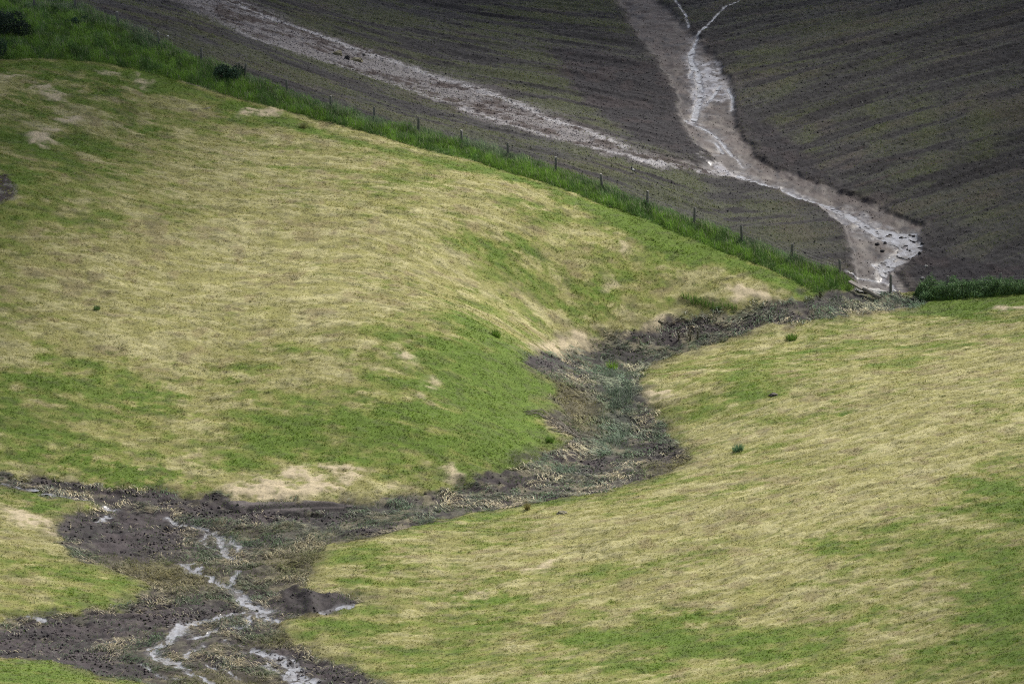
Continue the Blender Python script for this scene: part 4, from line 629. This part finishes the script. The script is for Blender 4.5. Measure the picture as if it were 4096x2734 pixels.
LL = [('dark_clod', .20, .2, .24, mdrk, 'black rounded clod standing on the pale washed-out track', 'clod'), ('turf_lump', .40, .3, .26, mtan, 'tan dried turf lump on the pale track, left of the black clod', 'turf lump'),
      ('turf_lump', .55, .35, .2, mtan, 'long low tan turf lump touching the right side of the black clod', 'turf lump'), ('dark_clod', .13, .13, .12, mdrk, 'small dark clod on the upper part of the pale track above the tan lumps', 'clod'),
      ('molehill', .32, .3, .12, mlump, 'small dark molehill alone in the hay on the right hillside', 'molehill')]
for i, (x, y) in enumerate(T['lump']):
    if i < 5: nm, sx, sy, sz, mt, lb, ct = LL[i]; lump(nm, x, y, sx, sy, sz, mt, i, lb, ct)
    elif i == 13: lump('turf_lump', x, y, .35, .3, .15, mtan, i, 'brown turf lump in the lower meadow just below the channel', 'turf lump')
    else: lump('mud_clod', x, y, random.Random(i).uniform(.1, .2), .15, .11, mdrk, i, 'dark clod of mud fallen from the bank into the muddy pool above the fence gap', 'clod', 'mud clods in the pool')
SL = [('white stone lying on dark soil just behind the third fence post from the upper left', .09), ('pale sliver of stone on dark soil, upper of two right of the pool outlet', .13), ('pale sliver of stone on dark soil just above the nettles', .14), ('bright white stone right beside the lone post in the gap', .16), ('small pale stone on the seeded slope left of the black and white bird', .07)]
for i, ((x, y), (lb, s)) in enumerate(zip(T['stone'], SL)): lump('stone', x, y, s, s * .7, s * .55, mwhite if i in (0, 3) else mstone, 40 + i, lb, 'stone', lift=.5)
mdrift = plain_mat('driftwood', (.10, .09, .075), (.26, .23, .18), 12)
rs = random.Random(4)
for i, l in enumerate(T['drift']):
    lb = ['long pale line of flood debris curving from the lush grass down to the channel', 'short strand of debris in the middle of the drift on the left bank', 'lower strand of debris running into the matted reeds', 'forked debris strand lowest of the drift line'][i]
    root = empty('flood_debris', (l[0][0], l[0][1], gz(*l[0]))); tag(root, lb, 'debris', 'flood debris on the left bank')
    for k in range(9 if i == 0 else 6):
        off = rs.uniform(-.5, .5); pts_ = []
        lx = np.interp(np.linspace(0, len(l) - 1, 14), range(len(l)), [q_[0] for q_ in l]); ly = np.interp(np.linspace(0, len(l) - 1, 14), range(len(l)), [q_[1] for q_ in l])
        ph = rs.uniform(0, 6)
        for j in range(14):
            X, Y = lx[j] + .10 * math.sin(j * 1.3 + ph), ly[j] + off + .22 * math.sin(j * .9 + ph); pts_.append((X - l[0][0], Y - l[0][1], gz(X, Y) + .08 + .03 * math.sin(j + ph) - root.location.z))
        o = bpy.data.objects.new('branch', tube_mesh(pts_, [.008 + .016 * math.sin(math.pi * (j + .5) / 14) for j in range(14)], mdrift, 'branch', 6)); sc.collection.objects.link(o); o.parent = root

# ------------------------------------------------------------ shrubs, tufts, dock stalks
mstem = plain_mat('shrub_stem', (.05, .04, .03), (.10, .08, .06), 10)
def bush(x, y, wd, ht, label, seed, col):
    r = np.random.default_rng(seed); z = gz(x, y); root = empty('shrub', (x, y, z)); tag(root, label, 'shrub')
    nl = int(900 * wd * ht); nb = max(5, int(4 * wd))
    bx = r.uniform(-.36, .36, nb) * wd; by = r.uniform(-.3, .3, nb) * wd * .8; bz = r.uniform(.3, .72, nb) * ht * (1 - .5 * (np.abs(bx) / (wd * .5)) ** 2); br = r.uniform(.2, .36, nb) * min(wd, ht * 1.3)
    k = r.integers(0, nb, nl); d = r.normal(0, 1, (nl, 3)); d /= np.linalg.norm(d, axis=1)[:, None]; rad = r.uniform(.45, 1.12, nl) ** .6
    p_ = np.stack([bx[k], by[k], bz[k]], 1) + d * (br[k] * rad)[:, None]; p_[:, 2] = np.clip(p_[:, 2], .03, None)
    u = r.normal(0, 1, (nl, 3)); u /= np.linalg.norm(u, axis=1)[:, None]; v = np.cross(u, r.normal(0, 1, (nl, 3))); v /= np.linalg.norm(v, axis=1)[:, None]
    s = r.uniform(.035, .085, nl)[:, None]; V = np.stack([p_ - u * s, p_ + v * s * .6, p_ + u * s, p_ - v * s * .6], 1).reshape(-1, 3)
    clump = r.uniform(.6, 1.45, nb)[k]; c = np.array(col)[None] * (clump * r.uniform(.6, 1.4, nl))[:, None]
    mesh_np('foliage', V, np.arange(4 * nl).reshape(-1, 4), M['tall'], np.repeat(c, 4, 0), parent=root)
    for i in range(min(nb, 6)):
        o = bpy.data.objects.new('stem', tube_mesh([(bx[i] * .15, by[i] * .15, -.05), (bx[i] * .5, by[i] * .5, bz[i] * .5), (bx[i], by[i], bz[i])], [.05, .035, .015], mstem, 'stem', 6)); sc.collection.objects.link(o); o.parent = root
BL = ['large dark shrub cut by the left edge above the mown grass', 'round dark green bush against the fence between the fourth and fifth posts', 'dark low shrub in the tall grass between the first two posts, left one of two', 'low dark shrub at the left edge, below the large one', 'small dark shrub in the tall grass, right beside the low shrub near the first posts']
BC = [(.022, .04, .028), (.03, .06, .035), (.035, .075, .045), (.035, .075, .04), (.035, .075, .045)]
for i, (x, y, wd, ht) in enumerate(T['bush']): bush(x, y, wd, ht, BL[i], 50 + i, BC[i])
TL = ['green grass tuft on the right hillside nearest the channel bend', 'blue green leafy tuft in the hay on the right hillside', 'green tuft at the head of a thin dark gully on the left hillside', 'lone small green tuft in the bleached hay on the left hillside', 'pale tuft at the edge of the mown grass below the verge', 'brown dry tuft on the near bank just below the channel', 'bright green tuft on the left edge of the matted channel bend', 'green tuft at the foot of the flood debris']
TC = [(.09, .15, .03), (.09, .15, .08), (.09, .15, .025), (.07, .12, .04), (.16, .17, .07), (.16, .14, .055), (.12, .20, .03), (.09, .15, .03)]
for i, (x, y, wd, ht) in enumerate(T['tuft']):
    n = int(300 * wd); xx = x + np.clip(rng.normal(0, wd * .2, n), -wd * .4, wd * .4); yy = y + np.clip(rng.normal(0, wd * .28, n), -wd * .5, wd * .5); z0 = gz(x, y); dd = np.arctan2(yy - y, xx - x)
    c = np.tile(np.array(TC[i]) * 1.6, (n, 1)) * rng.uniform(.6, 1.4, n)[:, None]
    o = blades('grass_tuft', xx - x, yy - y, rng.uniform(.5, 1.1, n) * ht, .03, dd, rng.uniform(.2, .75, n), c, M['tall'], seg=2, z=ground_z(xx, yy) - z0 - .02)
    o.location = (x, y, z0); tag(o, TL[i], 'grass tuft')
mdock = plain_mat('dock_stalk', (.03, .026, .016), (.055, .05, .025), 14)
DLb = ['dark upright dock stalk standing in the channel, leftmost of three', 'tallest dark dock stalk standing in the channel, middle of three', 'thin dark dock stalk standing in the channel, right of three', 'short dark stalk on the channel edge at the foot of the verge']
for i, (x, y) in enumerate(T['stalk']):
    z = gz(x, y); root = empty('dock_plant', (x, y, z)); tag(root, DLb[i], 'dock plant', 'dock stalks in the channel' if i < 3 else None); hh = (.75, 1.05, .8, .5)[i]
    for k in range((1, 3, 1, 2)[i]):
        ox = (k - 1) * .09 if i == 1 else k * .07; o = bpy.data.objects.new('stalk', tube_mesh([(ox * .3, 0, -.05), (ox, .02, hh * .5), (ox + .05, 0, hh * (1 - .12 * k))], [.022, .02, .008], mdock, 'stalk', 6)); sc.collection.objects.link(o); o.parent = root
    n = 90; t = rng.random(n) ** .8; px = rng.normal(0, .07, n) + (rng.integers(-1, 2, n) * .09 if i == 1 else 0); o = blades('leaves', px, rng.normal(0, .07, n), rng.uniform(.07, .16, n), .05, rng.uniform(0, 6.3, n), rng.uniform(.3, .9, n), np.tile(np.array((.045, .045, .02)), (n, 1)) * rng.uniform(.6, 1.5, n)[:, None], M['tall'], z=t * hh, parent=root)

# ------------------------------------------------------------ the bird on the ploughed field
mblk = plain_mat('black_feathers', (.010, .010, .014), (.022, .022, .034), 30, .45); mwht = plain_mat('white_feathers', (.72, .72, .73), (.82, .82, .82), 30, .8); mbeak = plain_mat('beak', (.25, .27, .30), (.35, .36, .38), 30, .4)
def loft(name, rings, mat, parent):
    bm = bmesh.new(); RR = []
    for (cx, cy, cz, rx, ry) in rings: RR.append([bm.verts.new((cx + rx * math.cos(a), cy + ry * math.sin(a) , cz + ry * .35 * math.sin(a))) for a in [i * math.tau / 12 for i in range(12)]])
    for A, B in zip(RR, RR[1:]):
        for i in range(12): bm.faces.new((A[i], A[(i + 1) % 12], B[(i + 1) % 12], B[i])).smooth = True
    bm.faces.new(RR[0][::-1]); bm.faces.new(RR[-1]); bmesh.ops.recalc_face_normals(bm, faces=bm.faces)
    me = bpy.data.meshes.new(name); bm.to_mesh(me); bm.free(); me.materials.append(mat); o = bpy.data.objects.new(name, me); sc.collection.objects.link(o); o.parent = parent; return o
x, y = T['bird'][0]; z = gz(x, y); bird = empty('bird', (x, y, z)); tag(bird, 'black and white bird standing upright on the seeded soil behind the fence', 'bird')
# body axis rises from tail (right, low) to head (left, high); the bird is seen from behind and the side
body = [(.10, 0, .08, .015, .012), (.07, 0, .11, .05, .045), (.03, 0, .16, .075, .07), (-.01, 0, .21, .085, .08), (-.045, -.01, .27, .072, .07), (-.065, -.02, .315, .05, .05), (-.075, -.03, .35, .047, .05), (-.082, -.04, .385, .038, .042), (-.085, -.045, .405, .012, .014)]
loft('body', body, mblk, bird)
loft('white_back', [(.055, -.055, .135, .012, .01), (.03, -.058, .165, .05, .028), (.0, -.062, .21, .066, .032), (-.03, -.058, .255, .058, .028), (-.05, -.052, .30, .036, .02), (-.06, -.05, .325, .01, .01)], mwht, bird)
loft('tail', [(.06, .01, .12, .03, .02), (.11, .01, .07, .032, .012), (.155, .01, .02, .036, .008), (.165, .01, .008, .02, .005)], mblk, bird)
for s in (-1, 1): loft('wing', [(-.04 + s * .062, -.02, .27, .012, .03), (-.01 + s * .078, -.01, .21, .018, .055), (.03 + s * .070, 0, .15, .014, .045), (.085 + s * .03, .005, .085, .006, .012)], mblk, bird)
loft('beak', [(-.11, -.055, .385, .014, .014), (-.145, -.07, .378, .008, .008), (-.17, -.08, .37, .002, .002)], mbeak, bird)
for s in (-1, 1):
    o = bpy.data.objects.new('leg', tube_mesh([(.015 + s * .03, 0, .13), (.02 + s * .035, .01, .06), (.012 + s * .035, -.005, 0), (-.015 + s * .035, -.05, .0)], [.018, .008, .007, .005], mblk, 'leg', 6)); sc.collection.objects.link(o); o.parent = bird
bird.scale = (1.3, 1.3, 1.3); bird.location.z += .03
